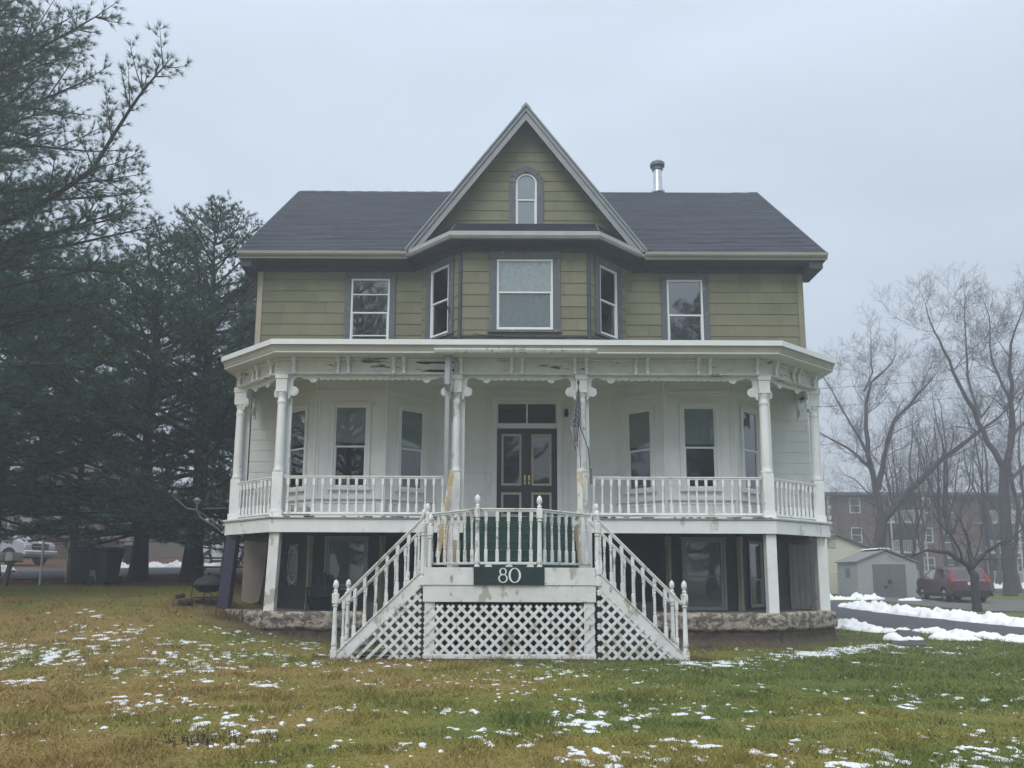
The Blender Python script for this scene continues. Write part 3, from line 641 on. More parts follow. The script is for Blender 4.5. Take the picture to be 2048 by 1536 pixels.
# bay skirt roof
lo = [(-3.02, 20.22), (-1.66, 18.92), (2.30, 18.92), (3.72, 20.22)]; up = [(-2.75, WY), (-1.62, WY - .01), (2.40, WY - .01), (3.5, WY)]; uz = [11.05, 11.72, 11.72, 11.05]
sk = MB()
def quadrun(mb, a, b, c, d, n=12, seed=3):
    rr = random.Random(seed); a, b, c, d = map(Vector, (a, b, c, d)); nn = (b - a).cross(d - a).normalized()
    if nn.z < 0: nn = -nn
    for i in range(n):
        p0, q0 = a.lerp(d, i / n), b.lerp(c, i / n); p1, q1 = a.lerp(d, (i + 1) / n), b.lerp(c, (i + 1) / n); m = max(1, int((q0 - p0).length / .6))
        for k in range(m):
            A_, B_, C_, D_ = p0.lerp(q0, k / m), p0.lerp(q0, (k + 1) / m), p1.lerp(q1, (k + 1) / m), p1.lerp(q1, k / m)
            mb.add([A_, B_, B_ + nn * .014, A_ + nn * .014, C_, D_], [(0, 1, 2, 3), (3, 2, 4, 5)], rr.uniform(-1, 1))
LZ = 10.68
for i in range(3): quadrun(sk, (*lo[i], LZ), (*lo[i + 1], LZ), (*up[i + 1], uz[i + 1]), (*up[i], uz[i]), 12, 30 + i)
for i in (1, 2): sk.tube([(*lo[i], LZ + .01), (*up[i], uz[i] + .02)], .035, 6)
sk.build('bay_roof', SHINGLE, H, fixn=False)
bf = MB(); bf.sweep(lo, [(-.03, 10.50), (.0, 10.50), (.045, 10.56), (.05, 10.67), (-.03, 10.67)])
bf.build('bay_cornice', mat('bay_cornice_paint', (.42, .43, .42), .6, .12, 4, peel=[((.15, .13, .11), .66, 8, (1, 1, 2))]), H)
bs = MB(); bs.prism([(p[0], p[1]) for p in lo] + [(3.5, WY), (-2.75, WY)], 10.46, 10.499, 'z'); bs.build('bay_soffit', DARKTRIM, H)
# flue
fl = MB(); fl.lathe([(.17, 15.0), (.17, 15.35), (.25, 15.36), (.25, 15.43), (.165, 15.47), (.155, 15.9), (.162, 15.905), (.162, 15.93), (.155, 15.935), (.155, 16.25)], (5.28, 25.6, 0), 18)
FLU = fl.build('flue_pipe', mat('bright_steel', (.62, .64, .65), .25, .1, 4, metal=.85), H, smooth=True)
fl = MB(); fl.lathe([(.12, 16.22), (.19, 16.25), (.20, 16.31), (.17, 16.34), (.17, 16.37), (.26, 16.40), (.27, 16.50), (.22, 16.56), (.04, 16.6)], (5.28, 25.6, 0), 18); fl.build('flue_cap', mat('dull_steel', (.16, .18, .19), .5, .1, 4, metal=.6), FLU, smooth=True)

# ---------------- first floor (porch level) walls
BL = [(-6.45, WY), (-5.22, 19.6), (-3.35, 19.6), (-2.12, WY)]; BR = [(2.90, WY), (4.05, 19.6), (5.90, 19.6), (7.05, WY)]
wm = MB(); bi = MB()
opM = [(ux(-6.35), ux(-2.22), 2.8, 6.9), (ux(3.0), ux(6.95), 2.8, 6.9), (ux(-.42), ux(1.25), 2.9, 6.40)]
wallpieces(wm, FM, 0, XR - XL, 2.9, 6.9, opM, .30, n1=.012, joints=2.4, seed=40)
wallpieces(bi, FM, .1, XR - XL - .1, 2.6, 6.95, opM, 0, n0=-.14, n1=-.013)
for (Bc, sd_) in ((BL, 50), (BR, 60)):
    for i in range(3):
        fr = frame(Bc[i], Bc[i + 1]); Lf = (Vector(Bc[i + 1]) - Vector(Bc[i])).length
        ww = .86 if i == 1 else .74; op = [(Lf / 2 - ww / 2, Lf / 2 + ww / 2, 3.86, 6.05)]
        wallpieces(wm, fr, 0, Lf, 2.9, 6.9, op, 0, n0=-.02, n1=.0); wallpieces(bi, fr, .04, Lf - .04, 2.6, 6.9, op, 0, n0=-.12, n1=-.021)
        # mouldings: corner pilasters, panels
        wm.M = fr
        for a, b in ((0.02, .10), (Lf - .10, Lf - .02)): wm.box(a, b, .001, .022, 3.62, 6.42)
        wm.box(.0, Lf, .001, .05, 6.42, 6.50); wm.box(0, Lf, .001, .03, 6.36, 6.418); wm.box(0, Lf, .001, .06, 3.55, 3.62); wm.box(0, Lf, .001, .03, 2.96, 3.14)
        wm.box(.22, Lf - .22, .001, .02, 3.44, 3.47); wm.box(.22, Lf - .22, .001, .02, 3.2, 3.23); wm.box(.22, .25, .001, .02, 3.232, 3.438); wm.box(Lf - .25, Lf - .22, .001, .02, 3.232, 3.438)
        side = [(BLIND, .55, 1.0, 'blind')] if not (Bc is BR and i == 2) else None
        window(fr, Lf / 2, 3.86, ww, 2.19, .10, WSMOOTH, .50, head=0, fmat=METALW, curtain=side, fw=.04, pane=GLASS if (Bc is BR and i == 2) else GLASSP)
    for p in (Bc[1], Bc[2]): wm.M = I4; wm.tube([(p[0], p[1] - .01, 2.96), (p[0], p[1] - .01, 6.9)], .045, 8)
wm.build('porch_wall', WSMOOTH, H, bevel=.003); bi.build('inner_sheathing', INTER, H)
dm = MB(FM)   # door surround
u0, u1 = ux(-.42), ux(1.25)
dm.box(u0 - .14, u0 - .003, 0, .05, 2.96, 6.44); dm.box(u1 + .003, u1 + .14, 0, .05, 2.96, 6.44); dm.box(u0 - .16, u1 + .16, 0, .065, 6.443, 6.56)
dm.box(u0 - .34, u0 - .30, .013, .03, 2.96, 6.72); dm.box(u1 + .30, u1 + .34, .013, .03, 2.96, 6.72); dm.box(u0 - .34, u1 + .34, .013, .032, 6.723, 6.75)
dm.box(u0, u1, -.1, .02, 5.66, 5.80); dm.box(u0, u0 + .03, -.1, .02, 5.80, 6.40); dm.box(u1 - .03, u1, -.1, .02, 5.80, 6.40); dm.box(u0 + .03, u1 - .03, -.1, .02, 6.36, 6.40); dm.box((u0 + u1) / 2 - .022, (u0 + u1) / 2 + .022, -.1, .02, 5.80, 6.36)
DS = dm.build('door_surround', WSMOOTH, H, bevel=.004)
tp = MB(FM); tp.box(u0 + .03, u1 - .03, -.05, -.045, 5.80, 6.36); tp.build('transom_pane', GLASSD, DS)
for k in (0, 1):
    a = u0 + .004 + k * .833; b = a + .829; d = MB(FM)
    def ring(m_, x0, x1, z0, z1, t, y0, y1): m_.box(x0, x0 + t, y0, y1, z0, z1); m_.box(x1 - t, x1, y0, y1, z0, z1); m_.box(x0 + t, x1 - t, y0, y1, z0, z0 + t); m_.box(x0 + t, x1 - t, y0, y1, z1 - t, z1)
    zt = 5.655
    d.box(a, a + .12, -.08, -.02, 2.98, zt); d.box(b - .15, b, -.08, -.02, 2.98, zt); d.box(a + .12, b - .15, -.08, -.02, 5.50, zt); d.box(a + .12, b - .15, -.08, -.02, 3.86, 4.05); d.box(a + .12, b - .15, -.08, -.02, 2.98, 3.2); d.box(a + .12, b - .15, -.075, -.05, 3.2, 3.86)
    D = d.build('front_door', NAVY, H, bevel=.003)
    t_ = MB(FM); ring(t_, a + .12, b - .15, 4.05, 5.50, .06, -.06, -.005); ring(t_, a + .12, b - .15, 3.2, 3.86, .06, -.05, -.005); t_.build('door_moulding', DOORTAN, D)
    g_ = MB(FM); g_.box(a + .18, b - .21, -.045, -.04, 4.11, 5.44); g_.build('door_pane', GLASSD, D)
    n_ = MB(); kx = XL + (b - .055 if k == 0 else a + .055); n_.lathe([(.028, -.0), (.028, -.012), (.012, -.02), (.012, -.045), (.03, -.055), (.036, -.075), (.028, -.095), (.008, -.1)], (kx, WY + .02, 4.22), 14, ax='y')
    n_.box(kx - .022, kx + .022, WY + .012, WY + .0195, 4.08, 4.34); n_.build('door_knob', BRASS, D, smooth=True)
pl = MB(FM); pl.box(ux(1.47), ux(1.56), .0, .10, 6.08, 6.20); pl.prism([(ux(1.45), 6.08), (ux(1.58), 6.08), (ux(1.55), 5.98), (ux(1.48), 5.98)], .02, .12); pl.build('porch_light', BLACK, H)
# ---------------- basement walls
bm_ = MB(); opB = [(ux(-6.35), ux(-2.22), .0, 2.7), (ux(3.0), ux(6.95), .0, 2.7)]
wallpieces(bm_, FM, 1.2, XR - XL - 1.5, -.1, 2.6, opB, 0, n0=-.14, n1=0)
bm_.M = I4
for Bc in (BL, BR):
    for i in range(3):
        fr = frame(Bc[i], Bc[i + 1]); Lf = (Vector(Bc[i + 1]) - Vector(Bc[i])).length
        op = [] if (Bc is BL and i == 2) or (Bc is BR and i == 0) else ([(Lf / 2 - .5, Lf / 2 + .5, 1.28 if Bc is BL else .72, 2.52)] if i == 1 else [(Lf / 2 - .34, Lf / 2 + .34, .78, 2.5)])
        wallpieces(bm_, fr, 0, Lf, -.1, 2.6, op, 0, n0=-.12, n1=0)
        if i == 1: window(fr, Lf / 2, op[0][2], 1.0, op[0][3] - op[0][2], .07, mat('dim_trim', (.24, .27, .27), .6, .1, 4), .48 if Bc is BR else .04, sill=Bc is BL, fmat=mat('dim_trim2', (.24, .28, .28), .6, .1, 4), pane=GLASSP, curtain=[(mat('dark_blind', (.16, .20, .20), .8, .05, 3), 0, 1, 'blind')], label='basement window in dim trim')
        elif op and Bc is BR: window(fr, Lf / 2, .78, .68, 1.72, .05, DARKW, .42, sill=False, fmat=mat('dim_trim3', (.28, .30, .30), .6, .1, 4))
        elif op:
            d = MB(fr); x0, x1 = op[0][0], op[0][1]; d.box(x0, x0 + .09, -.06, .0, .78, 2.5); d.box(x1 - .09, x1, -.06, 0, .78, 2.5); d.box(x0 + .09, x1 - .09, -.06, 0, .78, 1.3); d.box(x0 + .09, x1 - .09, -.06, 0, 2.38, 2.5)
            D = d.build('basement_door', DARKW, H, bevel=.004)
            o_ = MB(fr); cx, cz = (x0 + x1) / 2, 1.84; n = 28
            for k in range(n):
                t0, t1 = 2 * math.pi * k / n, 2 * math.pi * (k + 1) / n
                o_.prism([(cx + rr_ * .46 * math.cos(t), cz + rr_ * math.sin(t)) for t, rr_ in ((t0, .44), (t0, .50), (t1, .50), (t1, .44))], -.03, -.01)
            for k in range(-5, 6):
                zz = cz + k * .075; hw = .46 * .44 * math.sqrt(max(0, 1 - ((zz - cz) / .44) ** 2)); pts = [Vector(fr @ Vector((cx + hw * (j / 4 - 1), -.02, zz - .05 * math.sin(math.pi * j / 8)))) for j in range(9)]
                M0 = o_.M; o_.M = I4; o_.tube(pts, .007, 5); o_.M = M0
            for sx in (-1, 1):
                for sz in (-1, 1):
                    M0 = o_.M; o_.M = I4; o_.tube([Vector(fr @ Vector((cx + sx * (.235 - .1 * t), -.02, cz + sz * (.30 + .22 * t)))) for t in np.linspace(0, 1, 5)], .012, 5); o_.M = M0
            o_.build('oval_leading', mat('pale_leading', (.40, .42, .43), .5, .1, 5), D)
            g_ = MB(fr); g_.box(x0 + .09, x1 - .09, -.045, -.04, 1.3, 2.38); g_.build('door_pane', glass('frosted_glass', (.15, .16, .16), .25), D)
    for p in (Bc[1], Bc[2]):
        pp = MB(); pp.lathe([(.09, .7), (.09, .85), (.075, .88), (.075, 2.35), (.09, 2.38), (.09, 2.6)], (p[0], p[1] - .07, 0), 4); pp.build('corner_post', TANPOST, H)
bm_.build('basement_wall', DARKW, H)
st = MB(); st.box(XL + .02, XL + 1.2, WY - .02, WY + .3, -.1, 2.58); st.box(XL, XL + .2, WY + .3, 30, -.1, 7.3); st.build('stone_wall', GREYSTUC, H)
st = MB(); st.box(XR - 1.5, XR - .02, WY - .02, WY + .3, -.1, 2.58); st.box(XR - .2, XR, WY + .3, 30, -.1, 7.3)
st.build('stone_wall', GREYSTUC, H)
tp_ = MB(); tp_.prism([(-7.26, .86), (-7.02, .80), (-6.80, .86), (-6.74, 1.2), (-6.70, 1.5), (-6.66, 1.9), (-6.64, 2.45), (-7.26, 2.5)], 20.46, 20.56); tp_.build('stucco_patch', TANSTUC, H)
tp_ = MB(); tp_.box(7.5, 7.58, 20.42, 20.54, .7, 2.5)
for i in range(4): tp_.box(7.60 + i * .16, 7.75 + i * .16, 20.45, 20.48, .72, 2.45, .1)
tp_.build('plank_panel', mat('pink_grey_plank', (.22, .20, .20), .8, .12, 5), H)

# ---------------- porch platform, foundation, roof
PP = [(-7.22, 20.55), (-7.22, 19.3), (-5.66, 17.8), (6.18, 17.8), (8.02, 19.3), (8.02, 20.55)]
fl_ = MB(); fl_.prism([(p[0], p[1]) for p in PP[1:5]] + [(8.02, WY - .03), (-7.22, WY - .03)], 2.90, 2.955, 'z')
fl_.build('porch_floor', mat('porch_floor_paint', (.30, .31, .30), .7, .12, 4), H)
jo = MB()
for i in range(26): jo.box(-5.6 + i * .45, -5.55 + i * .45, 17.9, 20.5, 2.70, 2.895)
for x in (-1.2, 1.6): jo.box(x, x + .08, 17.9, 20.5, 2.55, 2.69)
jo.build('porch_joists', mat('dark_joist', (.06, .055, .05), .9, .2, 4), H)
ff = MB()
ff.sweep(PP, [(.10, 2.58), (.135, 2.58), (.135, 2.89), (.10, 2.89)])
ff.sweep(PP, [(.0, 2.94), (.19, 2.925), (.19, 2.965), (.0, 2.98)])
ff.sweep(PP, [(.136, 2.90), (.165, 2.90), (.175, 2.924), (.136, 2.924)])
ff.build('porch_skirt', WHITE, H, bevel=.004)
chip = MB(); rr = random.Random(4)
for k in range(60):
    x = rr.uniform(-5.4, 6.1); a = rr.uniform(.03, .16); chip.box(x, x + a, 17.8 - .193, 17.8 - .1905, 2.926 + rr.uniform(0, .015), 2.962, 0)
chip.build('bare_wood_chip', mat('bare_edge', (.16, .14, .12), .8, .2, 5), H)
# foundation wall, rough
def roughwall(path, name, prof, m_):
    V = []; F = []; rows = 0; P = [Vector(p) for p in path]
    for a, b in zip(P[:-1], P[1:]):
        n = int((b - a).length / .035); d = (b - a).normalized(); nn = Vector((d.y, -d.x))
        for i in range(n + 1):
            p = a.lerp(b, i / n)
            for (o, z) in prof:
                j = (noise.noise(Vector((p.x * 4, p.y * 4, z * 5))) * .03 + noise.noise(Vector((p.x * 13, p.y * 13, z * 14))) * .03) if z > -.2 else 0
                V.append((p.x + nn.x * (o + j), p.y + nn.y * (o + j), z + (.02 * noise.noise(Vector((p.x * 3, 7, z))) if z > .6 else .03 * noise.noise(Vector((p.x * 2, 3, z))))))
            rows += 1
    n = len(prof); F = [(r * n + k, r * n + k + 1, (r + 1) * n + k + 1, (r + 1) * n + k) for r in range(rows - 1) for k in range(n - 1)]
    npmesh(name, V, F, m_, H, smooth=True)
for nm_, pf_, mm_ in (('foundation_wall', [(-.30, .74), (-.04, .75), (.02, .71), (.03, .66), (.035, .61), (.03, .56), (.03, .51), (.03, .46), (.035, .41), (.02, .36), (-.05, .32), (-.12, .30)], STUCCO), ('foundation_base', [(-.12, .38), (-.05, .32), (-.04, .26), (-.05, .2), (-.05, .14), (-.02, .07), (.02, 0), (.06, -.3)], DKBRICK)): roughwall([(-7.35, 20.4), (-7.35, 19.25), (-5.72, 17.68), (6.26, 17.68), (8.18, 19.22), (8.18, 20.4)], nm_, pf_, mm_)
pt = MB(); pt.prism([(-7.1, 20.55), (-7.1, 19.4), (-5.6, 17.95), (6.1, 17.95), (7.95, 19.4), (7.95, 20.55)], .4, .70, 'z'); pt.build('patio_floor', CONC, H)
# lower posts
def lpost(x, y, z0, m, name='porch_pier', lean=0, w=.26):
    p = MB(); h = w / 2; p.hexa([(x - h + lean, y - h, z0), (x + h + lean, y - h, z0), (x + h + lean, y + h, z0), (x - h + lean, y + h, z0), (x - h, y - h, 2.58), (x + h, y - h, 2.58), (x + h, y + h, 2.58), (x - h, y + h, 2.58)]); return p.build(name, m, H, bevel=.01)
lpost(-5.60, 17.86, .70, WORN, lean=-.06, w=.24); lpost(6.12, 17.86, .66, WHITE, w=.24); lpost(7.88, 19.25, .60, WHITE); lpost(-7.12, 19.25, .74, PURPLE, lean=-.14, w=.28)['label'] = 'purple painted pier'
lpost(-1.36, 17.62, 1.0, WHITE, w=.28); lpost(1.66, 17.62, 1.0, WHITE, w=.28)
# porch roof
RP = [(-7.46, 20.6), (-7.46, 18.72), (-5.70, 17.2), (6.38, 17.2), (8.30, 18.72), (8.30, 20.6)]
pr = MB(); n0 = len(RP)
inner = [(-7.3, 20.6), (-7.2, 20.6), (-5.0, 20.6), (6.0, 20.6), (8.2, 20.6), (8.25, 20.6)]
for i in range(5): pr.hexa([(*RP[i], 7.02), (*RP[i + 1], 7.02), (*inner[i + 1], 7.42), (*inner[i], 7.42), (*RP[i], 7.07), (*RP[i + 1], 7.07), (*inner[i + 1], 7.47), (*inner[i], 7.47)])
pr.build('porch_roof', mat('porch_roof_membrane', (.15, .15, .15), .8, .1, 3), H)
ed = MB(); ed.sweep(RP[1:5], [(-.02, 7.0), (.03, 7.0), (.035, 7.125), (-.02, 7.13)]); ed.sweep([RP[0], RP[1]], [(-.02, 7.0), (.03, 7.0), (.035, 7.125), (-.02, 7.13)])
ed.build('roof_edge_flashing', METALW, H)
ed = MB(); ed.sweep(RP, [(-.10, 6.86), (-.05, 6.86), (-.03, 6.93), (.0, 6.995), (-.10, 6.995)]); ed.build('porch_cornice', TANGUT, H)
sf = MB(); sf.prism([(-7.42, WY - .01)] + [(p[0] + (.04 if p[0] < 0 else -.04), p[1] + .05) for p in RP[1:5]] + [(8.26, WY - .01)], 6.82, 6.855, 'z'); sf.build('porch_ceiling', mat('porch_ceiling_paint', (.60, .61, .58), .6, .07, 2), H)
FZ = [(-7.22, 20.55), (-7.22, 19.3), (-5.66, 17.8)]
fz = MB(); fz.sweep(PP, [(-.10, 6.42), (.06, 6.42), (.06, 6.815), (-.10, 6.815)]); fz.sweep(PP, [(.061, 6.42), (.10, 6.42), (.10, 6.47), (.061, 6.47)]); fz.sweep(PP, [(.061, 6.74), (.12, 6.76), (.12, 6.815), (.061, 6.815)])
fz.build('porch_frieze', ROT, H, bevel=.004)
ht = MB(); ht.prism([(-2.45, 6.80), (-2.3, 6.70), (-2.1, 6.68), (-1.9, 6.70), (-1.62, 6.69), (-1.42, 6.72), (-1.42, 6.80)], 17.737, 17.7385); ht.prism([(-2.25, 6.50), (-2.0, 6.55), (-1.7, 6.54), (-1.42, 6.56), (-1.42, 6.50), (-1.8, 6.475)], 17.737, 17.7385)
ht.build('rot_hole', mat('rot_black', (.016, .015, .014), .95, .3, 6), H)
# little turned corbels on the frieze in pairs
cbm = MB(); cbm.box(-.045, .045, -.16, 0, .34, .40); cbm.box(-.035, .035, -.12, 0, .26, .339); cbm.lathe([(.03, .0), (.045, .02), (.05, .06), (.03, .09), (.045, .11), (.05, .15), (.03, .18), (.042, .2), (.045, .24), (.03, .26)], (0, -.05, 0), 8)
CB = None
def corbel(x, y, a=0):
    global CB
    if CB is None:
        CB = cbm.build('frieze_bracket', WHITE, H, smooth=True); CB.data.transform(Matrix.Translation(rootloc(H))); CB.location = Vector((x, y, 6.42)) - rootloc(H); CB.rotation_euler = (0, 0, a)
    else: copy_at(CB, Vector((x, y, 6.42)) - rootloc(H), rot=(0, 0, a))
for x in (-5.30, -4.23, -3.98, -2.88, -2.63, -1.5, -1.25, -.02, .24, 1.52, 1.80, 3.00, 3.28, 4.52, 4.80, 5.95): corbel(x, 17.735)
for (p, q) in ((PP[1], PP[2]), (PP[3], PP[4])):
    fr = frame(p, q); Lf = (Vector(q) - Vector(p)).length
    for t in (.12, .46, .56, .88): w_ = fr @ Vector((Lf * t, .065, 0)); corbel(w_.x, w_.y, math.atan2(q[1] - p[1], q[0] - p[0]))
# posts of the porch
POSTS = [(-7.12, 19.28), (-5.60, 17.86), (-1.36, 17.86), (1.68, 17.86), (6.12, 17.86), (7.90, 19.28)]
def post(x, y, i):
    p = MB(Matrix.Translation((x, y, 0))); w = .125
    p.box(-w, w, -w, w, 2.957, 4.02); p.box(-w - .012, w + .012, -w - .012, w + .012, 5.98, 6.30); p.box(-w - .03, w + .03, -w - .03, w + .03, 6.302, 6.42); p.box(-w - .02, w + .02, -w - .02, w + .02, 2.957, 3.12)
    s_ = p; s_.lathe([(.12, 4.02), (.135, 4.05), (.135, 4.09), (.115, 4.12), (.118, 4.2), (.104, 5.66), (.10, 5.70), (.118, 5.73), (.118, 5.77), (.10, 5.80), (.10, 5.90), (.125, 5.93), (.125, 5.98)], (0, 0, 0), 20); P_ = p.build('porch_post', WORN if i in (2, 3) else WHITE, H, smooth=True, bevel=.008)
    t_ = MB(Matrix.Translation((x, y, 0))); t_.box(.04, .20, .13, .17, 2.957, 6.42); t_.build('back_board', WHITE, P_)
for i, (x, y) in enumerate(POSTS): post(x, y, i)
# spandrels
def arc(cx, cz, r, a0, a1, n): return [(cx + r * math.cos(R(a0 + (a1 - a0) * k / n)), cz + r * math.sin(R(a0 + (a1 - a0) * k / n))) for k in range(n + 1)]
def spandrel(p, q):
    fr = frame(p, q); Lf = (Vector(q) - Vector(p)).length; a0 = .13; zt = 6.42
    def end(m, flip):
        f = (lambda P: [(Lf - x, z) for x, z in P][::-1]) if flip else (lambda P: P)
        P = [(a0, zt)] + [(a0, zt - .60), (a0 + .05, zt - .56), (a0 + .07, zt - .50)] + arc(a0 + .14, zt - .40, .115, -120, 75, 12) + [(a0 + .115, zt - .26)] + arc(a0 + .26, zt - .18, .14, 190, 45, 9) + [(a0 + .48, zt - .10)] + arc(a0 + .60, zt - .08, .10, 190, 330, 7) + [(a0 + .72, zt - .10), (a0 + .72, zt)]
        m.prism(f(P), -.02, .02)
    m = MB(fr); end(m, False); end(m, True)
    # scalloped band
    x = a0 + .721; x1 = Lf - a0 - .721; n = max(2, int(round((x1 - x) / .16))); w_ = (x1 - x) / n
    m.box(x, x1, -.012, .018, zt - .07, zt)
    for i in range(n): m.prism([(x + i * w_ + .003, zt - .0705)] + [(x + i * w_ + w_ / 2 + math.cos(R(t)) * w_ / 2 * .98, zt - .0705 + math.sin(R(t)) * .045) for t in range(190, 360, 20)] + [(x + (i + 1) * w_ - .003, zt - .0705)], -.012, .018)
    for i in range(2 * n): s_ = 1 if i % 2 else -1; xa = x + i * w_ / 2; m.M = I4; m.bar(fr @ Vector((xa, .024, zt - .035 - .03 * s_)), fr @ Vector((xa + w_ / 2, .024, zt - .035 + .03 * s_)), .012, .012, up=(0, 0, 1)); m.M = fr
    S = m.build('porch_spandrel', WHITE, H, bevel=.003)
    for xx in (a0 + .14, Lf - a0 - .14):
        o = MB(fr); o.M = fr @ Matrix.Translation((xx, 0, zt - .40)); o.lathe([(.08, .02), (.08, .034), (.055, .034), (.055, .026), (.03, .026), (.03, .038), (.01, .042)], (0, 0, 0), 16, ax='y')
        o.build('scroll_boss', WHITE, S, smooth=True)
for a, b in zip(POSTS[:-1], POSTS[1:]): spandrel(a, b)
spandrel((-7.12, 20.5), POSTS[0]); spandrel(POSTS[5], (7.90, 20.5))
# damaged plank, downspout, door-side bits
dn = MB(); xx = -1.62
dn.prism([(17.42, 6.86), (17.55, 6.86), (17.60, 6.05), (17.52, 6.0), (17.42, 6.1)], xx, xx + .13, 'x'); dn.box(xx, xx + .11, 17.62, 17.72, 2.2, 6.1); dn.box(xx + .12, xx + .16, 17.5, 17.56, 6.1, 6.85)
dn.build('downspout', mat('downspout_metal', (.36, .39, .40), .4, .1, 4, metal=.3), H, bevel=.01)
ge = MB(); ge.sweep([(-1.85, 17.2), (2.0, 17.2)], [(-.03, 6.80), (.05, 6.81), (.08, 6.86), (.085, 6.90), (.07, 6.90), (-.03, 6.82)]); ge.build('gutter', WORN, H)
def baluster_mb(h, w=.032):
    m = MB(); m.box(-w, w, -w, w, 0, h * .24); m.box(-w, w, -w, w, h * .80, h)
    m.lathe([(w * .95, h * .24), (w * .6, h * .27), (w * .95, h * .295), (w * .6, h * .32), (w * .8, h * .35), (w * .72, h * .6), (w * .55, h * .68), (w * .9, h * .705), (w * .55, h * .73), (w * .95, h * .76), (w * .7, h * .775), (w * .95, h * .80)], (0, 0, 0), 10); return m
def local_build(m, name, mt, parent, bevel=0.0):
    o = m.build(name, mt, None, smooth=True, bevel=bevel); o.parent = parent; return o
RL = rootloc(H)
BAL = None
def railing(p, q, n, zb, ht_, zb2=None, name='porch_railing', mtl=None, top=.055, skip=(), offs=.5, extra=None, shared=None, lo=True):
    """p,q ends; zb bottom rail z at p (zb2 at q); baluster height ht_"""
    zb2 = zb if zb2 is None else zb2; mtl = mtl or WHITE; P = Vector((p[0], p[1], zb)); Q = Vector((q[0], q[1], zb2)); m = MB()
    if lo: m.bar(P + Vector((0, 0, -.025)), Q + Vector((0, 0, -.025)), .06, .05)
    T = Vector((0, 0, ht_ + .02)); m.bar(P + T, Q + T, .065, .04); m.bar(P + T + Vector((0, 0, .034)), Q + T + Vector((0, 0, .034)), .10, .028)
    Rl = m.build(name, mtl, H, bevel=.006)
    for k in range(n):
        if k in skip: continue
        t = (k + offs) / n if offs else k / max(1, n - 1); c = P.lerp(Q, t) - RL
        if shared[0] is None: shared[0] = local_build(baluster_mb(ht_), 'baluster', mtl, Rl, .004); shared[0].location = c
        else:
            b = copy_at(shared[0], c, Rl)
            b.rotation_euler = (R(random.uniform(-.6, .6)), R(random.uniform(-.9, .9)), R(random.uniform(-7, 7)))
    return Rl
sA = [None]
railing((-5.46, 17.84), (-1.55, 17.84), 19, 3.07, .80, shared=sA); railing((1.85, 17.84), (5.98, 17.84), 20, 3.07, .80, shared=sA)
railing((-7.02, 19.18), (-5.70, 17.95), 10, 3.07, .80, shared=sA); railing((6.22, 17.95), (7.82, 19.2), 11, 3.07, .80, shared=sA)
railing((-7.12, 20.5), (-7.12, 19.4), 5, 3.07, .80, shared=sA); railing((7.90, 19.4), (7.90, 20.5), 5, 3.07, .80, shared=sA)
# ---------------- landing and stairs
LX0, LX1, LY0, LY1 = -1.69, 1.61, 14.6, 16.35
ld = MB(); ld.box(LX0 - .0, LX1 + .0, LY0, LY1 + 1.3, 1.70, 1.745); ld.build('landing_deck', GREEN, H)
lf = MB(); lf.box(LX0, LX1, LY0 - .035, LY0, 1.405, 1.74); lf.box(LX0 - .01, LX1 + .01, LY0 - .015, LY0 + .02, 1.085, 1.402)
for x in (LX0, LX1 - .035): lf.box(x, x + .035, LY0 + .02, LY1 + 1.3, 1.41, 1.698)
lf.box(LX0 + .02, LX0 + .22, LY0 + .022, LY0 + .05, .1, 1.08); lf.box(LX1 - .22, LX1 - .02, LY0 + .022, LY0 + .05, .1, 1.08); lf.box(LX0, LX1, LY0 - .01, LY0 + .02, .02, .11)
lf.build('landing_skirt', WORN, H, bevel=.005)
for x in (LX0 + .1, LX1 - .2):
    for y in (LY0 + .2, 16.2): blk = MB(); blk.box(x, x + .1, y, y + .1, -.1, 1.69); blk.build('landing_post', GREYSTUC, H)
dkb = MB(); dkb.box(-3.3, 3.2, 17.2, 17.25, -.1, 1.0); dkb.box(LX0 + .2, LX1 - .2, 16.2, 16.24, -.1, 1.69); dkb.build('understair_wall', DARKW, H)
sg = MB(); sx0, sx1 = -1.12, 1.42
for i in range(6):
    y = 16.35 + i * .25; z = 1.745 + (i + 1) * .2025; sg.box(sx0, sx1, y, 17.85, z - .2025 + .001, z - .022)
SG = sg.build('entry_steps', GREEN, H)
ns = MB()
for i in range(6): y = 16.35 + i * .25; z = 1.745 + (i + 1) * .2025; ns.box(sx0 - .005, sx1 + .005, y - .02, y + .26, z - .0215, z)
ns.build('step_nosing', GREENLINE, SG)
for (a, b, c) in ((sx0 - .16, sx0 - .02, 2.35), (sx1 + .02, sx1 + .16, 2.72)): ck = MB(); ck.box(a, b, 16.4, 17.6, 1.75, c); ck.build('stair_cheek', mat('plywood_tan', (.46, .38, .25), .8, .12, 5), H)
plk = MB(); plk.bar((-1.70, 17.3, 2.0), (-1.40, 17.45, 4.05), .05, .11); plk.build('leaning_plank', PLANKY, H, bevel=.006); plk = MB(); plk.bar((-1.52, 17.2, 1.8), (-1.48, 17.4, 2.75), .03, .09); plk.build('leaning_plank', PLANKY, H, bevel=.006)
plk = MB(); plk.bar((1.60, 17.48, 2.9), (1.60, 17.52, 4.0), .12, .03); plk.build('bare_plank', PLANKY, H)
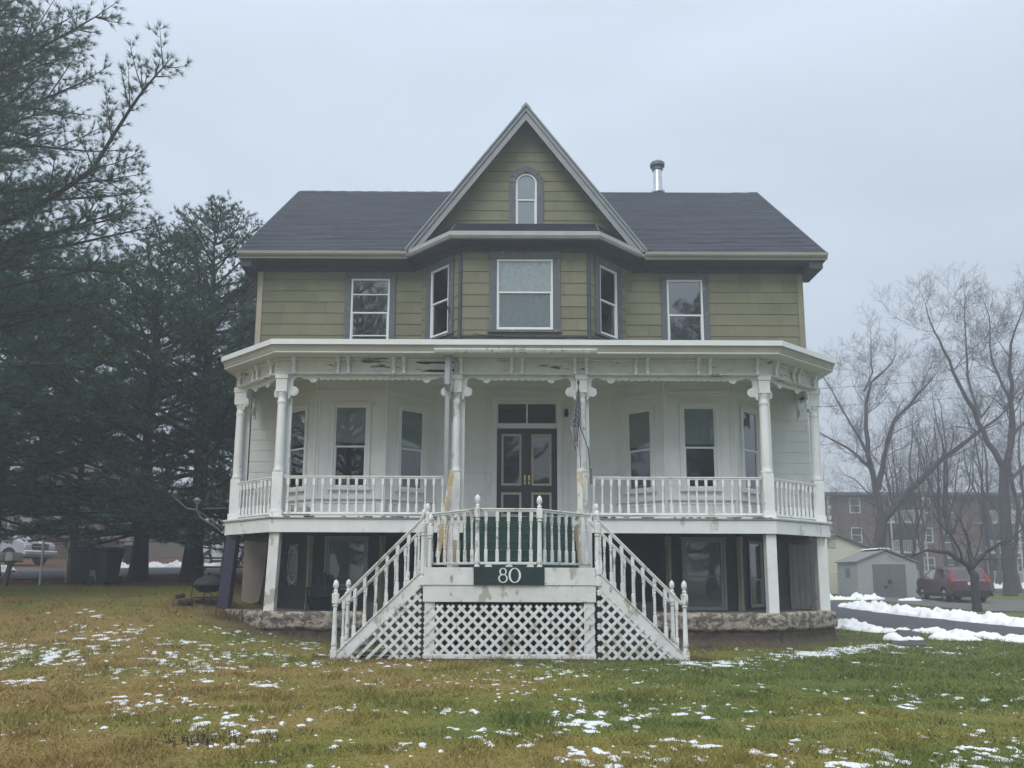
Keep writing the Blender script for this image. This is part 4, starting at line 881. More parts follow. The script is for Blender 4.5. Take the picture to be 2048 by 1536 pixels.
def newel(x, y, z0, zt, ball=True, lean=0.0):
    h = zt - z0; w = .058; m = MB(Matrix.Translation((x, y, z0)) @ Matrix.Rotation(lean, 4, 'Y'))
    m.box(-w, w, -w, w, 0, h * .16 if z0 < .5 else .12); b0 = h * .16 if z0 < .5 else .12; s_ = h - .30
    m.lathe([(w * .9, b0), (w * .98, b0 + .03), (w * .7, b0 + .06), (w * .95, b0 + .09), (w, b0 + .12), (w * .85, b0 + .16), (w * .66, s_ - .28), (w * .62, s_ - .22), (w * .95, s_ - .20), (w * .95, s_ - .18), (w * .7, s_ - .15)], (0, 0, 0), 14)
    m.box(-w, w, -w, w, s_ - .15, s_ + .04)
    m.lathe([(w * .9, s_ + .04), (w * .6, s_ + .06), (w * .85, s_ + .08), (w * .5, s_ + .11), (w * .55, s_ + .13), (w * .9, s_ + .17), (w * .95, s_ + .21), (w * .75, s_ + .26), (w * .35, s_ + .29), (.005, s_ + .305)], (0, 0, 0), 14)
    return m.build('newel_post', WORN, H, smooth=True, bevel=.005)
newel(-.67, 14.62, 1.62, 3.16); newel(.54, 14.62, 1.62, 3.14)
newel(-1.80, 16.05, 1.62, 3.12); newel(1.80, 15.95, 1.62, 3.12); nbx = MB(); nbx.box(1.46, 1.73, 16.2, 16.34, 1.75, 2.90); nbx.build('box_panel', WHITE, H, bevel=.006); newel(-1.72, 14.62, 1.4, 2.86); newel(-1.70, 15.72, 1.4, 2.86); newel(1.66, 14.62, 1.4, 2.86)
sB = [None]
railing((-.61, 14.62), (.48, 14.62), 5, 1.85, .97, name='landing_railing', mtl=WORN, shared=sB)
railing((-1.76, 16.0), (-.70, 14.70), 7, 1.85, .97, name='landing_railing', mtl=WORN, shared=sB); railing((.57, 14.70), (1.66, 16.0), 7, 1.85, .97, name='landing_railing', mtl=WORN, shared=sB)
for x in (-.45, -.05, .36): bp_ = MB(); bp_.prism([(x - .08, 1.742), (x + .08, 1.742), (x + .05, 1.80), (x - .05, 1.80)], 14.59, 14.65); bp_.build('rail_foot', WORN, H)
# side flights
sC = [None]; sD = [None]
for sgn, xt, xb in ((-1, LX0 - .01, -3.40), (1, LX1 + .01, 3.34)):
    for y in (LY0, 15.72):
        m = MB()
        m.hexa([(xt, y, 1.40), (xb, y, -.28), (xb, y + .04, -.28), (xt, y + .04, 1.40), (xt, y, 1.70), (xb, y, .04), (xb, y + .04, .04), (xt, y + .04, 1.70)])
        m.bar((xt, y + .02, 1.715), (xb, y + .02, .055), .09, .025)
        m.build('stair_stringer', WORN, H, bevel=.004)
    for i in range(8):
        t = MB(); f = (i + 1) / 9; x = xt + (xb - xt) * f; z = 1.745 * (1 - f); t.box(min(x, x - sgn * .22), max(x, x - sgn * .22), LY0 + .045, 15.715, z - .03, z)
        t.build('stair_tread', mat('tread_grey', (.30, .30, .29), .7, .15, 4), H)
    dz = 1.66
    for y, ms in ((LY0 + .02, sC), (15.74, sC)):
        railing((xt, y), (xb + sgn * -.08, y), 8, 1.74, .94, .09, name='stair_railing', mtl=WORN, shared=ms, lo=False, skip=(0,) if sgn > 0 and y > 15 else ())
    newel(xb - sgn * .02, LY0 + .02, G(xb, LY0) - .08, 1.50, lean=0.0 if sgn < 0 else 0); newel(xb - sgn * .02, 15.74, G(xb, 15.7) - .08, 1.50)
# lattice
def clipseg(P, d, poly):
    t0, t1 = -1e9, 1e9; n = len(poly); ar = sum(poly[i][0] * poly[(i + 1) % n][1] - poly[(i + 1) % n][0] * poly[i][1] for i in range(n))
    for i in range(n):
        a, b = poly[i], poly[(i + 1) % n]; ex, ez = b[0] - a[0], b[1] - a[1]; nx_, nz_ = (-ez, ex) if ar > 0 else (ez, -ex)
        num = nx_ * (a[0] - P[0]) + nz_ * (a[1] - P[1]); den = nx_ * d[0] + nz_ * d[1]
        if abs(den) < 1e-9:
            if num > 0: return None
            continue
        t = num / den
        if den > 0: t0 = max(t0, t)
        else: t1 = min(t1, t)
    return (t0, t1) if t1 - t0 > .05 else None
def lattice(poly, y, skip=lambda k, s: False):
    m = MB(); s2 = math.sqrt(.5); rr = random.Random(9)
    for si, d in enumerate(((s2, s2), (s2, -s2))):
        nrm = (-d[1], d[0])
        for k in range(-60, 60):
            if skip(k, si): continue
            P = (nrm[0] * k * .150, nrm[1] * k * .150); c = clipseg(P, d, poly)
            if c: m.bar((P[0] + d[0] * c[0], y + si * .009, P[1] + d[1] * c[0]), (P[0] + d[0] * c[1], y + si * .009, P[1] + d[1] * c[1]),   .0085, .060, up=(-d[1], 0, d[0])); 
    return m.build('lattice_panel', WORN, H, bevel=.002)
lattice([(LX0 + .02, .11), (LX1 - .02, .11), (LX1 - .02, 1.02), (LX0 + .02, 1.02)], LY0 + .005)
lattice([(-3.30, .0), (-1.73, .0), (-1.73, 1.36)], LY0 - .02, skip=lambda k, s: s == 1 and k in (-12, -13, -11))
lattice([(1.65, -.03), (3.25, -.03), (1.65, 1.36)], LY0 - .02)
# loose battens under the left stair
lb = MB(); lb.bar((-2.9, 15.0, .04), (-1.8, 14.9, .05), .05, .02); lb.bar((-2.3, 14.75, .03), (-1.75, 14.7, .32), .05, .015); lb.build('loose_batten', WORN, H)
# wires and insulator on the left corner
wi = MB()
def sag(p, q, s_, n=14): p, q = Vector(p), Vector(q); return [p.lerp(q, i / n) - Vector((0, 0, s_ * 4 * (i / n) * (1 - i / n))) for i in range(n + 1)]
wi.tube(sag((-8.0, 20.3, 8.95), (-7.33, 20.55, 10.0), .25), .012, 5); wi.tube(sag((-7.9, 20.3, 8.9), (-7.33, 20.56, 9.6), .2), .01, 5); wi.tube(sag((-7.33, 20.55, 10.0), (-7.33, 20.55, 7.4), -.02), .01, 5)
wi.box(-8.22, -8.02, 20.2, 20.35, 8.85, 9.0); wi.box(-8.02, -7.8, 20.2, 20.32, 8.95, 9.12)
wi.tube(sag((-2.3, 20.25, 7.95), (-1.0, 19.33, 7.98), .06) + sag((-1.0, 19.33, 7.98), (1.2, 19.33, 7.86), .05) + sag((1.2, 19.33, 7.86), (3.0, 19.8, 7.8), -.04), .008, 4)
wi.build('house_wiring', BLACK, H)
hk = MB(); hk.tube([(-1.78, 19.33 + .2, 8.7), (-1.76, 19.25 + .2, 8.78), (-1.70, 19.2 + .2, 8.72), (-1.72, 19.25 + .2, 8.6)], .02, 5); hk.build('hook', BLACK, H)

# ---------------- number board
nb = thing('number_board', 'dark green board with the white house number 80 on the landing front', 'house number', (-.05, 14.56, 1.57))
b_ = MB(); b_.box(-.73, .63, 14.535, 14.563, 1.41, 1.755); b_.build('board', mat('board_green', (.012, .030, .033), .6, .2, 4), nb, bevel=.006)
DIG = mat('digit_white', (.72, .76, .76), .5, .04, 5)
def ringdigit(m, cx, cz, rx, rz, tx, tz, ox=0, y0=14.518, y1=14.534, rot=0, n=32):
    P = []
    for k in range(n):
        t = 2 * math.pi * k / n
        def rt(a, b): c_, s_ = math.cos(rot), math.sin(rot); return (cx + a * c_ - b * s_, cz + a * s_ + b * c_)
        P.append((rt(rx * math.cos(t), rz * math.sin(t)), rt((rx - tx) * math.cos(t) + ox, (rz - tz) * math.sin(t))))
    for k in range(n):
        a, b = P[k], P[(k + 1) % n]; m.prism([a[0], b[0], b[1], a[1]], y0, y1)
d8 = MB(); ringdigit(d8, -.165, 1.665, .072, .070, .028, .016, rot=.12); ringdigit(d8, -.165, 1.535, .092, .083, .030, .016, y0=14.516, rot=-.12); d8.build('digit_eight', DIG, nb)
d0 = MB(); ringdigit(d0, .06, 1.594, .120, .143, .042, .016); d0.build('digit_zero', DIG, nb)
# ---------------- flag
fg = thing('flag', 'faded tattered stars and stripes flag hanging limp in front of the right middle porch post', 'flag', (1.60, 17.55, 6.1))
pm = MB(); pm.tube([(1.60, 17.72, 5.2), (1.585, 17.50, 6.15)], .012, 6); pm.lathe([(.0, 6.11), (.025, 6.12), (.028, 6.2), (.01, 6.23)], (1.583, 17.49, 0), 8); pm.box(1.56, 1.64, 17.68, 17.74, 5.12, 5.28); pm.build('pole', BLACK, fg)
nu, nv = 26, 70; V = []; C = []; F = []
for j in range(nv + 1):
    t = j / nv; z = 6.0 - 1.42 * t; wdt = .07 + .16 * min(1, t * 1.6) - (.10 * max(0, t - .62) / .38); cx = 1.585 - .07 * min(1, t * 1.5) + (.05 * max(0, t - .6))
    for i in range(nu + 1):
        s_ = i / nu; V.append((cx + (s_ - .5) * wdt + .012 * math.sin(9 * t + 5 * s_), 17.50 + .035 * math.sin(s_ * 17 + t * 3) * (.4 + t) - .02, z - .05 * math.sin(s_ * 3.1)))
        if t < .62:
            st_ = (math.sin(s_ * 34 + j * .0) * math.sin(t * 62 + (1.57 if int(s_ * 5.4) % 2 else 0))) > .55; c = (.45, .48, .50) if st_ else (.09, .105, .125)
        else: c = (.50, .50, .50) if int(s_ * 7 + t * 2) % 2 else (.16, .105, .10)
        C.append(c)
F = [(j * (nu + 1) + i, j * (nu + 1) + i + 1, (j + 1) * (nu + 1) + i + 1, (j + 1) * (nu + 1) + i) for j in range(nv) for i in range(nu) if not (j / nv > .80 and (i * 7 // nu + j // 6) % 3 == 0)]
npmesh('cloth', V, F, CLOTHM, fg, smooth=True, col=np.array(C))
sr = MB(); sr.bar((1.60, 17.48, 5.15), (1.80, 17.5, 4.55), .05, .012); sr.bar((1.80, 17.5, 4.60), (1.85, 17.52, 3.95), .035, .01); sr.bar((1.85, 17.52, 4.1), (1.87, 17.52, 3.72), .07, .01); sr.bar((1.60, 17.48, 4.6), (1.62, 17.5, 4.1), .02, .008); sr.build('torn_strip', mat('flag_strip', (.13, .12, .12), .9, .2, 6), fg)
pot = MB(); pot.lathe([(.02, 0), (.2, .02), (.24, .1), (.22, .26), (.12, .33), (.02, .34)], (-5.15, 18.25, 2.957), 14); o = pot.build('cushion', mat('pale_cushion', (.55, .52, .52), .9, .1, 4), None, smooth=True); setprops(o, 'pale cushion on the porch floor behind the left balusters', 'cushion')
# ------------------------------------------------------------------ pines
def pine(name, label, x, y, h, r, seed, fan=0, zb=2.0, tr=.28, limbs=(), cat='pine tree', group=None, dens=1.0, up=0.35, lim_only=False, topy=None):
    rr = random.Random(seed); z0 = G(x, y); t = thing(name, label, cat, (x, y, z0), group); m = MB()
    lean = (rr.uniform(-.02, .02), rr.uniform(-.02, .02))
    tp = [(x + lean[0] * k * h / 10 + .06 * math.sin(k * 1.3 + seed), y + lean[1] * k * h / 10 + .06 * math.cos(k * 1.1), z0 + (h - .3) * k / 10 - .15 * (k == 0)) for k in range(11)]
    m.tube(tp, [tr * (1.35 if k == 0 else 1.02 - .097 * k) for k in range(11)], 12)
    T = [] ; D = []
    def twigs(pts, w, L0):
        n = len(pts)
        seglen = [(pts[i + 1] - pts[i]).length for i in range(n - 1)]; tot = sum(seglen); s_ = tot * .18; side = 1
        while s_ < tot:
            a = s_; i = 0
            while i < n - 2 and a > seglen[i]: a -= seglen[i]; i += 1
            p = pts[i].lerp(pts[i + 1], min(1, a / max(seglen[i], 1e-4))); d = (pts[i + 1] - pts[i]).normalized()
            sd_ = d.cross(Vector((0, 0, 1))).normalized() * side; side = -side
            f = s_ / tot; tl = L0 * (1.15 - .75 * f) * rr.uniform(.5, 1.15)
            td = (sd_ * rr.uniform(.55, 1) + d * rr.uniform(.35, .9) + Vector((0, 0, rr.uniform(-.15, .45)))).normalized()
            q = p + td * tl; q2 = p + td * tl * .5 + Vector((0, 0, -.03)); m.tube([p, q2, q + Vector((0, 0, .04))], [.010, .007, .004], 3, cap=False)
            k = 0.1
            while k < tl + .05:
                c = p + td * k; T.append(c); D.append(td + Vector((rr.uniform(-.35, .35), rr.uniform(-.35, .35), rr.uniform(-.1, .6))))
                if rr.random() < .75 * dens:
                    o = Vector((rr.uniform(-1, 1), rr.uniform(-1, 1), rr.uniform(-.2, 1))) * .16; T.append(c + o); D.append((td + o * 5))
                k += .13 / dens
            s_ += .17 / dens * rr.uniform(.7, 1.3)
        T.append(pts[-1]); D.append(pts[-1] - pts[-2])
    if not lim_only:
        z = z0 + zb
        while z < z0 + h - .3:
            f = (z - z0 - zb) / (h - zb); prof = (1 - f) ** .65 * (.75 + .45 * math.sin(min(1, f * 2.2) * 1.6)); a0 = rr.uniform(0, 6.28)
            for k in range(rr.choice((3, 4, 4, 5))):
                a = a0 + k * 6.28 / 4 + rr.uniform(-.3, .3); L_ = r * prof * rr.uniform(.6, 1.12) + .3
                if L_ < .2: continue
                el = up * (.1 + 1.6 * f) + rr.uniform(-.12, .15) - (.25 if f < .15 else 0)
                tx = x + lean[0] * (z - z0); ty = y + lean[1] * (z - z0); pts = [Vector((tx, ty, z))]; d = Vector((math.cos(a) * math.cos(el), math.sin(a) * math.cos(el), math.sin(el)))
                for q in range(5):
                    d = (d + Vector((rr.uniform(-.12, .12), rr.uniform(-.12, .12), rr.uniform(-.05, .14)))).normalized(); pts.append(pts[-1] + d * L_ / 5)
                br = .02 + .012 * L_
                m.tube(pts, [br, br * .8, br * .62, br * .45, br * .3, .006], 5, cap=False); twigs(pts, br, .35 + .16 * L_)
                for q in (2, 3):     # secondary limbs
                    sd_ = d.cross(Vector((0, 0, 1))) * rr.choice((-1, 1)); e_ = (d + sd_ * rr.uniform(.5, 1) + Vector((0, 0, rr.uniform(0, .4)))).normalized(); P2 = [pts[q], pts[q] + e_ * L_ * .2, pts[q] + e_ * L_ * .38 + Vector((0, 0, .05))]
                    m.tube(P2, [.018, .012, .005], 4, cap=False); twigs(P2, .01, .3 + .1 * L_)
            z += rr.uniform(.26, .48)
    for (pts, rad, tw) in limbs:
        P = [Vector(p) for p in pts]; Q = []
        for i in range(len(P) - 1):
            for s_ in (0, .5): Q.append(P[i].lerp(P[i + 1], s_))
        Q.append(P[-1]); Q = [q + Vector((0, 0, rr.uniform(-.05, .05))) for q in Q]
        m.tube(Q, [rad * (1 - .9 * i / (len(Q) - 1)) for i in range(len(Q))], 7, cap=False); twigs(Q, rad, tw)
        for i in range(2, len(Q) - 1):
            for _ in range(2):
                d = (Q[i + 1] - Q[i]).normalized(); sd_ = d.cross(Vector((rr.uniform(-1, 1), rr.uniform(-1, 1), rr.uniform(-.6, 1)))).normalized(); e_ = (d * rr.uniform(.6, 1.1) + sd_ * .8).normalized(); L_ = tw * rr.uniform(.8, 1.8) * (1.2 - .6 * i / len(Q))
                P2 = [Q[i], Q[i] + e_ * L_ * .5, Q[i] + e_ * L_ + Vector((0, 0, .12 * L_))]; m.tube(P2, [.022, .013, .005], 4, cap=False); twigs(P2, .01, tw * .45)
    tk = m.build('trunk', BARKP, t, smooth=True, fixn=False)
    T = np.array([tuple(v) for v in T]); D = np.array([tuple(v) for v in D]); D /= np.linalg.norm(D, axis=1)[:, None] + 1e-9
    K = 20 if fan else 12; n = len(T); g = np.random.default_rng(seed)
    dirs = D[:, None, :] * .9 + g.normal(0, .40 if fan else .55, (n, K, 3)); dirs /= np.linalg.norm(dirs, axis=2)[..., None]
    ln = g.uniform(.13, .24, (n, K, 1)) if fan else g.uniform(.10, .20, (n, K, 1)); base = np.repeat(T[:, None, :], K, 1) + g.normal(0, .012, (n, K, 3)); tip = base + dirs * ln + np.array((0, 0, -.012))
    sd_ = np.cross(dirs, g.normal(0, 1, (n, K, 3))); sd_ /= np.linalg.norm(sd_, axis=2)[..., None] + 1e-9; wd = .0056 + .0034 * (y > 22)
    V = np.stack([base - sd_ * wd, base + sd_ * wd, tip], 2).reshape(-1, 3); F = np.arange(n * K * 3).reshape(-1, 3)
    tn = np.repeat(g.uniform(-1, 1, n), K)
    npmesh('crown', V, F, NEEDLE, t, tint=tn)
    return t
V3 = lambda *a: a
pine('pine_tree', 'large near pine at the left edge whose upswept boughs cross the sky', -15.2, 18.6, 19, 6.0, 3, 1, zb=4.0, tr=.40, dens=.78, limbs=[
    ([(-15.1, 18.5, 6.2), (-12.6, 17.6, 7.9), (-10.8, 17.5, 8.1), (-9.0, 17.6, 7.7)], .07, .9), ([(-15.1, 18.5, 8.8), (-12.2, 17.6, 9.9), (-10.6, 17.5, 10.1), (-9.5, 17.6, 10.5)], .07, .9), ([(-15.1, 18.5, 5.6), (-12.6, 17.6, 6.5), (-10.8, 17.5, 6.6), (-9.6, 17.6, 6.3)], .07, .9),
    ([(-15, 18.5, 8), (-12.8, 17, 9.7), (-11.2, 17, 10.5), (-10.2, 17, 11.35), (-9.42, 17, 12.88), (-8.87, 17, 13.8), (-8.5, 17, 14.35)], .09, .75),
    ([(-15.1, 18.5, 12.6), (-12.74, 17, 14.0), (-11.78, 17, 14.5), (-10.96, 17, 15.04), (-10.0, 17, 15.8)], .07, .65),
    ([(-15.1, 18.5, 11.6), (-12.57, 17, 12.4), (-11.0, 17, 13.0)], .05, .5),
    ([(-15.1, 18.5, 9.6), (-12.4, 17, 10.7), (-10.7, 17, 10.9), (-9.0, 17, 11.2)], .06, .75),
    ([(-15.1, 18.5, 8.2), (-12.4, 17, 9.2), (-10.5, 17, 9.9), (-9.2, 17, 10.2)], .07, .8),
    ([(-15.1, 18.5, 7.2), (-12.8, 17.2, 8.3), (-10.4, 17.4, 8.9), (-8.9, 17.5, 8.8)], .07, .8)])
PA = pine('pine_tree', 'pine with thick dark trunk standing right of the two wheeled bins', -12.0, 24.4, 11.8, 4.8, 11, zb=1.6, tr=.25, dens=.75, limbs=[([(-12, 24.4, 2.9), (-12.6, 24.0, 3.9), (-13.4, 23.6, 4.6)], .12, .5), ([(-12, 24.4, 4.0), (-9.6, 23.0, 4.1), (-7.9, 21.8, 3.9)], .08, .8), ([(-12, 24.4, 4.2), (-13.6, 22, 4.1), (-15.0, 20.6, 3.7)], .08, .9)])
PB = pine('pine_tree', 'pine with dark forked trunk between the bins and the fire pit', -10.1, 24.0, 12.6, 4.2, 17, zb=1.9, tr=.29, dens=.72, limbs=[([(-10.1, 24, 3.0), (-10.9, 23.7, 4.3), (-11.2, 23.6, 6.0)], .13, .5), ([(-10.1, 24, 4.2), (-8.6, 22.6, 4.3), (-7.9, 21.6, 3.8)], .07, .7)])
pine('pine_tree', 'tall narrow pine behind the house corner, its top beside the left eave', -12.0, 32.0, 12.9, 3.2, 23, zb=2.0, tr=.22, up=1.1, dens=.7)
pine('pine_tree', 'pine behind the fence at the far left edge of the photo', -18.3, 26.5, 12.5, 4.8, 29, zb=1.7, tr=.3)
pine('pine_tree', 'smaller bushy pine just left of the house behind the porch', -9.9, 29.5, 10.5, 3.2, 37, zb=1.3, tr=.2, dens=.75)
pine('pine_tree', 'pine in the middle of the left grove, half hidden by its neighbours', -15.4, 26.6, 11.6, 4.4, 41, zb=1.7, tr=.14, dens=.72)
for (x, y, s_, l_) in ((14.5, -15, 1.9, 'pine mirrored in the glass of the right upper window'), (-12, -15, 2.1, 'pine mirrored in the glass of the left porch bay windows'), (-1.5, -19, 1.5, 'pine mirrored in the left leaf of the front door')):
    copy_tree(PA, (x, y, 0), x, l_, (s_ * .8, s_ * .8, s_))['group'] = 'pines mirrored in the windows'
# ------------------------------------------------------------------ bare trees
def grow(m, p, d, L_, r, depth, rr, kids=5, upb=.12, wig=.16):
    n = 5 if depth >= 2 else 3; pts = [p]; dd = d.copy(); out = []
    for i in range(n):
        dd = (dd + Vector((rr.gauss(0, wig), rr.gauss(0, wig), rr.gauss(0, wig) + upb))).normalized(); pts.append(pts[-1] + dd * L_ / n); out.append(dd.copy())
    m.tube(pts, [r * (1 - .72 * i / n) for i in range(n + 1)], 7 if depth >= 4 else (5 if depth >= 2 else 3), cap=False)
    if depth > 0: kid(m, pts, out, L_, r, depth, rr, kids, upb, wig)
def kid(m, pts, ds, L_, r, depth, rr, kids, upb, wig):
    n = len(pts) - 1
    for k in range(kids):
        t = .25 + .75 * (k + rr.random()) / kids; i = min(n - 1, int(t * n)); p = pts[i].lerp(pts[i + 1], t * n - i); ax = Vector((rr.uniform(-1, 1), rr.uniform(-1, 1), rr.uniform(-.5, 1))).normalized()
        sd_ = ds[i].cross(ax).normalized(); e_ = (ds[i] * rr.uniform(.5, 1.0) + sd_ * rr.uniform(.6, 1.0)).normalized(); rr_ = max(.0058, r * (1 - .6 * t) * rr.uniform(.45, .62))
        grow(m, p, e_, L_ * rr.uniform(.42, .68), rr_, depth - 1, rr, kids, upb, wig)
    i = n - 1; grow(m, pts[-1], ds[-1], L_ * .5, max(.004, r * .27), depth - 1, rr, kids, upb, wig)
def baretree(name, label, limbs, seed, m_=None, depth=3, kids=6, scale=(1, 0, 0), cat='bare tree', group=None):
    """limbs: [(pts, r0, r1)], first one is the trunk"""
    m_ = m_ or BARKB; rr = random.Random(seed); x, y = limbs[0][0][0][0], limbs[0][0][0][1]; t = thing(name, label, cat, (x, y, G(x, y)), group); tk = MB(); br = MB()
    for j, (pts, r0, r1) in enumerate(limbs):
        P = [Vector(p) for p in pts]; Q = []; n = len(P)
        for i in range(n - 1):
            for s_ in (0, .33, .66): Q.append(P[i].lerp(P[i + 1], s_) + Vector((rr.gauss(0, .04), rr.gauss(0, .04), 0)) * (1 if i + s_ > 0 else 0))
        Q.append(P[-1]); N_ = len(Q); (tk if r0 > .14 else br).tube(Q, [(r0 + (r1 - r0) * i / (N_ - 1)) * (1.3 if (j == 0 and i == 0) else 1) for i in range(N_)], 10, cap=False)
        ds = [(Q[i + 1] - Q[i]).normalized() for i in range(N_ - 1)]; tot = sum((Q[i + 1] - Q[i]).length for i in range(N_ - 1))
        if j == 0 and len(limbs) > 1: continue
        for k in range(int(4 + tot * 1.1)):
            t_ = .12 + .86 * rr.random(); i = min(N_ - 2, int(t_ * (N_ - 1))); sd_ = ds[i].cross(Vector((rr.uniform(-1, 1), rr.uniform(-1, 1), rr.uniform(-.3, 1)))).normalized()
            e_ = (ds[i] * rr.uniform(.3, .9) + sd_ * .85 + Vector((0, 0, .15))).normalized(); rl = r0 + (r1 - r0) * t_
            grow(br, Q[i], e_, min(3.0, (.9 + tot * .14) * rr.uniform(.6, 1.3)), max(.012, rl * rr.uniform(.25, .42)), depth, rr, kids - 1, .10, .17)
        grow(br, Q[-1], ds[-1], 1.6, r1, depth, rr, kids - 1, .15, .15)
    tk.build('trunk', m_, t, smooth=True, fixn=False); br.build('crown', BARKT if m_ is BARKB else m_, t, fixn=False)
    return t
def sc(l, k, y, dy=0): return [(a * k, y + i * dy, 1.6 + (min(b, 8) + max(0, b - 8) * .80 - 1.6) * k) for i, (a, b) in enumerate(l)]
k = 52 / 46
baretree('bare_tree', 'tall bare tree with one long bough leaning far right, behind the plastic shed', [
    (sc([(22.39, .6), (22.45, 3.8), (22.75, 5.4)], k, 52), .42, .36),
    (sc([(22.75, 5.2), (22.5, 6.87), (22.1, 9.37), (22.09, 12.55), (22.63, 15.15), (23.83, 16.46)], k, 52), .24, .05),
    (sc([(22.1, 14.4), (22.74, 15.9), (22.74, 17.8)], k, 52), .08, .04),
    (sc([(22.6, 6.9), (23.2, 9.2), (23.99, 11.92), (25.72, 14.18), (26.96, 15.81)], k, 52, .2), .21, .05),
    (sc([(22.75, 5.0), (23.9, 6.3), (26.25, 8.76), (28.27, 10.66), (29.6, 11.94)], k, 52, -.3), .29, .08),
    (sc([(22.3, 8.2), (21.05, 10.0), (19.57, 11.26)], k, 52, .5), .13, .04), (sc([(22.2, 9.2), (21.0, 12.6), (19.82, 15.79)], k, 52, .3), .10, .03)], 5, depth=3)
k = 43.5 / 38
baretree('bare_tree', 'tall bare tree at the right edge with a trunk forking into two long limbs', [
    (sc([(24.91, .2), (24.96, 3.44), (25.2, 7.1)], k, 43.5), .34, .26),
    (sc([(25.2, 7.0), (24.6, 8.56), (24.0, 10.67), (23.18, 13.35), (22.57, 15.5), (22.17, 17.2)], k, 43.5, .1), .18, .03),
    (sc([(25.2, 7.0), (25.75, 9.35), (25.84, 12.28), (25.95, 15.0), (26.68, 17.2)], k, 43.5, -.1), .20, .03),
    (sc([(25.8, 11.5), (25.2, 14), (25.49, 17.2)], k, 43.5, .3), .09, .03), (sc([(24.2, 10.2), (23.9, 13), (24.16, 17.2)], k, 43.5, .3), .10, .03),
    (sc([(25.75, 9.0), (27, 10.5), (28.2, 13.4)], k, 43.5, .2), .12, .03), (sc([(24.9, 6.0), (26.5, 7.6), (28.2, 8.2)], k, 43.5, -.3), .12, .03)], 8, depth=3)
k = 30.35 / 26.5
baretree('bare_tree', 'small crooked bare tree in front of the red car', [
    (sc([(16.19, .2), (16.175, 1.656), (16.1, 2.0)], k, 30.35), .17, .13),
    (sc([(16.1, 1.9), (15.4, 2.44), (14.7, 2.52), (14.16, 2.34)], k, 30.35, .1), .11, .03), (sc([(16.12, 1.9), (16.53, 2.35), (16.91, 2.7), (17.37, 2.88)], k, 30.35, -.1), .10, .03),
    (sc([(16.1, 1.9), (16.15, 3.05), (16.0, 3.7)], k, 30.35, .2), .07, .02), (sc([(15.8, 2.15), (15.52, 2.87), (15.0, 3.3)], k, 30.35, -.2), .05, .02)], 14, mat('wet_bark', (.045, .045, .048), .9, .25, 5, bump=.5, bscale=20), depth=2, kids=4)
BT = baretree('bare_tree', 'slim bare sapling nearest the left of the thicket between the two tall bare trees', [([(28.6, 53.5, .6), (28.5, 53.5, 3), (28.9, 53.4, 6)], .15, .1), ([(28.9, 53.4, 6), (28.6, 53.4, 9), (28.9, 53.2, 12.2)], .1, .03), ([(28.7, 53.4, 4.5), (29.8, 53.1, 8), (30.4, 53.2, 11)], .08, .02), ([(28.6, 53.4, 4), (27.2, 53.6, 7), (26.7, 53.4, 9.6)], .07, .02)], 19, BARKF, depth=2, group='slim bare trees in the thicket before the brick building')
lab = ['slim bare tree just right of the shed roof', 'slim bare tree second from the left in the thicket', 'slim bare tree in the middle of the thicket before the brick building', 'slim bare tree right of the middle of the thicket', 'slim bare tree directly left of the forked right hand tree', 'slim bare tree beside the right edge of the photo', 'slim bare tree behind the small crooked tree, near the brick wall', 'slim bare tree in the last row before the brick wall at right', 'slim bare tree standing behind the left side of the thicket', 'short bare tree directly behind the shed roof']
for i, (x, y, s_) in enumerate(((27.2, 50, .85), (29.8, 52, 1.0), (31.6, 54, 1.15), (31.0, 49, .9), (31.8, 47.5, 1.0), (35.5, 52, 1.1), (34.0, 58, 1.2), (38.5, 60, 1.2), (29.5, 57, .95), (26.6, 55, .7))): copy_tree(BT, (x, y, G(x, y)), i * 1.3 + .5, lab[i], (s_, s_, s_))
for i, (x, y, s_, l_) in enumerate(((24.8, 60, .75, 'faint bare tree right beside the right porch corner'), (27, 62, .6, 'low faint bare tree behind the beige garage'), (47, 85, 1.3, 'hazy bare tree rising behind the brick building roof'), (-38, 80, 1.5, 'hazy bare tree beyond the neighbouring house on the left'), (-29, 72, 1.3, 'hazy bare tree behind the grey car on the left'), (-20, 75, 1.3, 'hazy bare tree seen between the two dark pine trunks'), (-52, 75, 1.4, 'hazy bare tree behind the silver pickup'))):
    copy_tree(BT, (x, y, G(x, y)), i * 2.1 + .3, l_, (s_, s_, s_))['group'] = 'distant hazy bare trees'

for i, (x, y, s_, l_) in enumerate(((-16.8, 41, .30, 'brown leafless shrub across the street left of the pine trunks'), (-13.6, 43, .36, 'brown leafless shrub across the street between the pine trunks'), (-22.5, 45, .40, 'brown leafless shrub before the neighbouring deck'))):
    copy_tree(BT, (x, y, G(x, y) - .5), i * 1.7, l_, (s_ * 2, s_ * 2, s_))['group'] = 'leafless shrubs across the street'
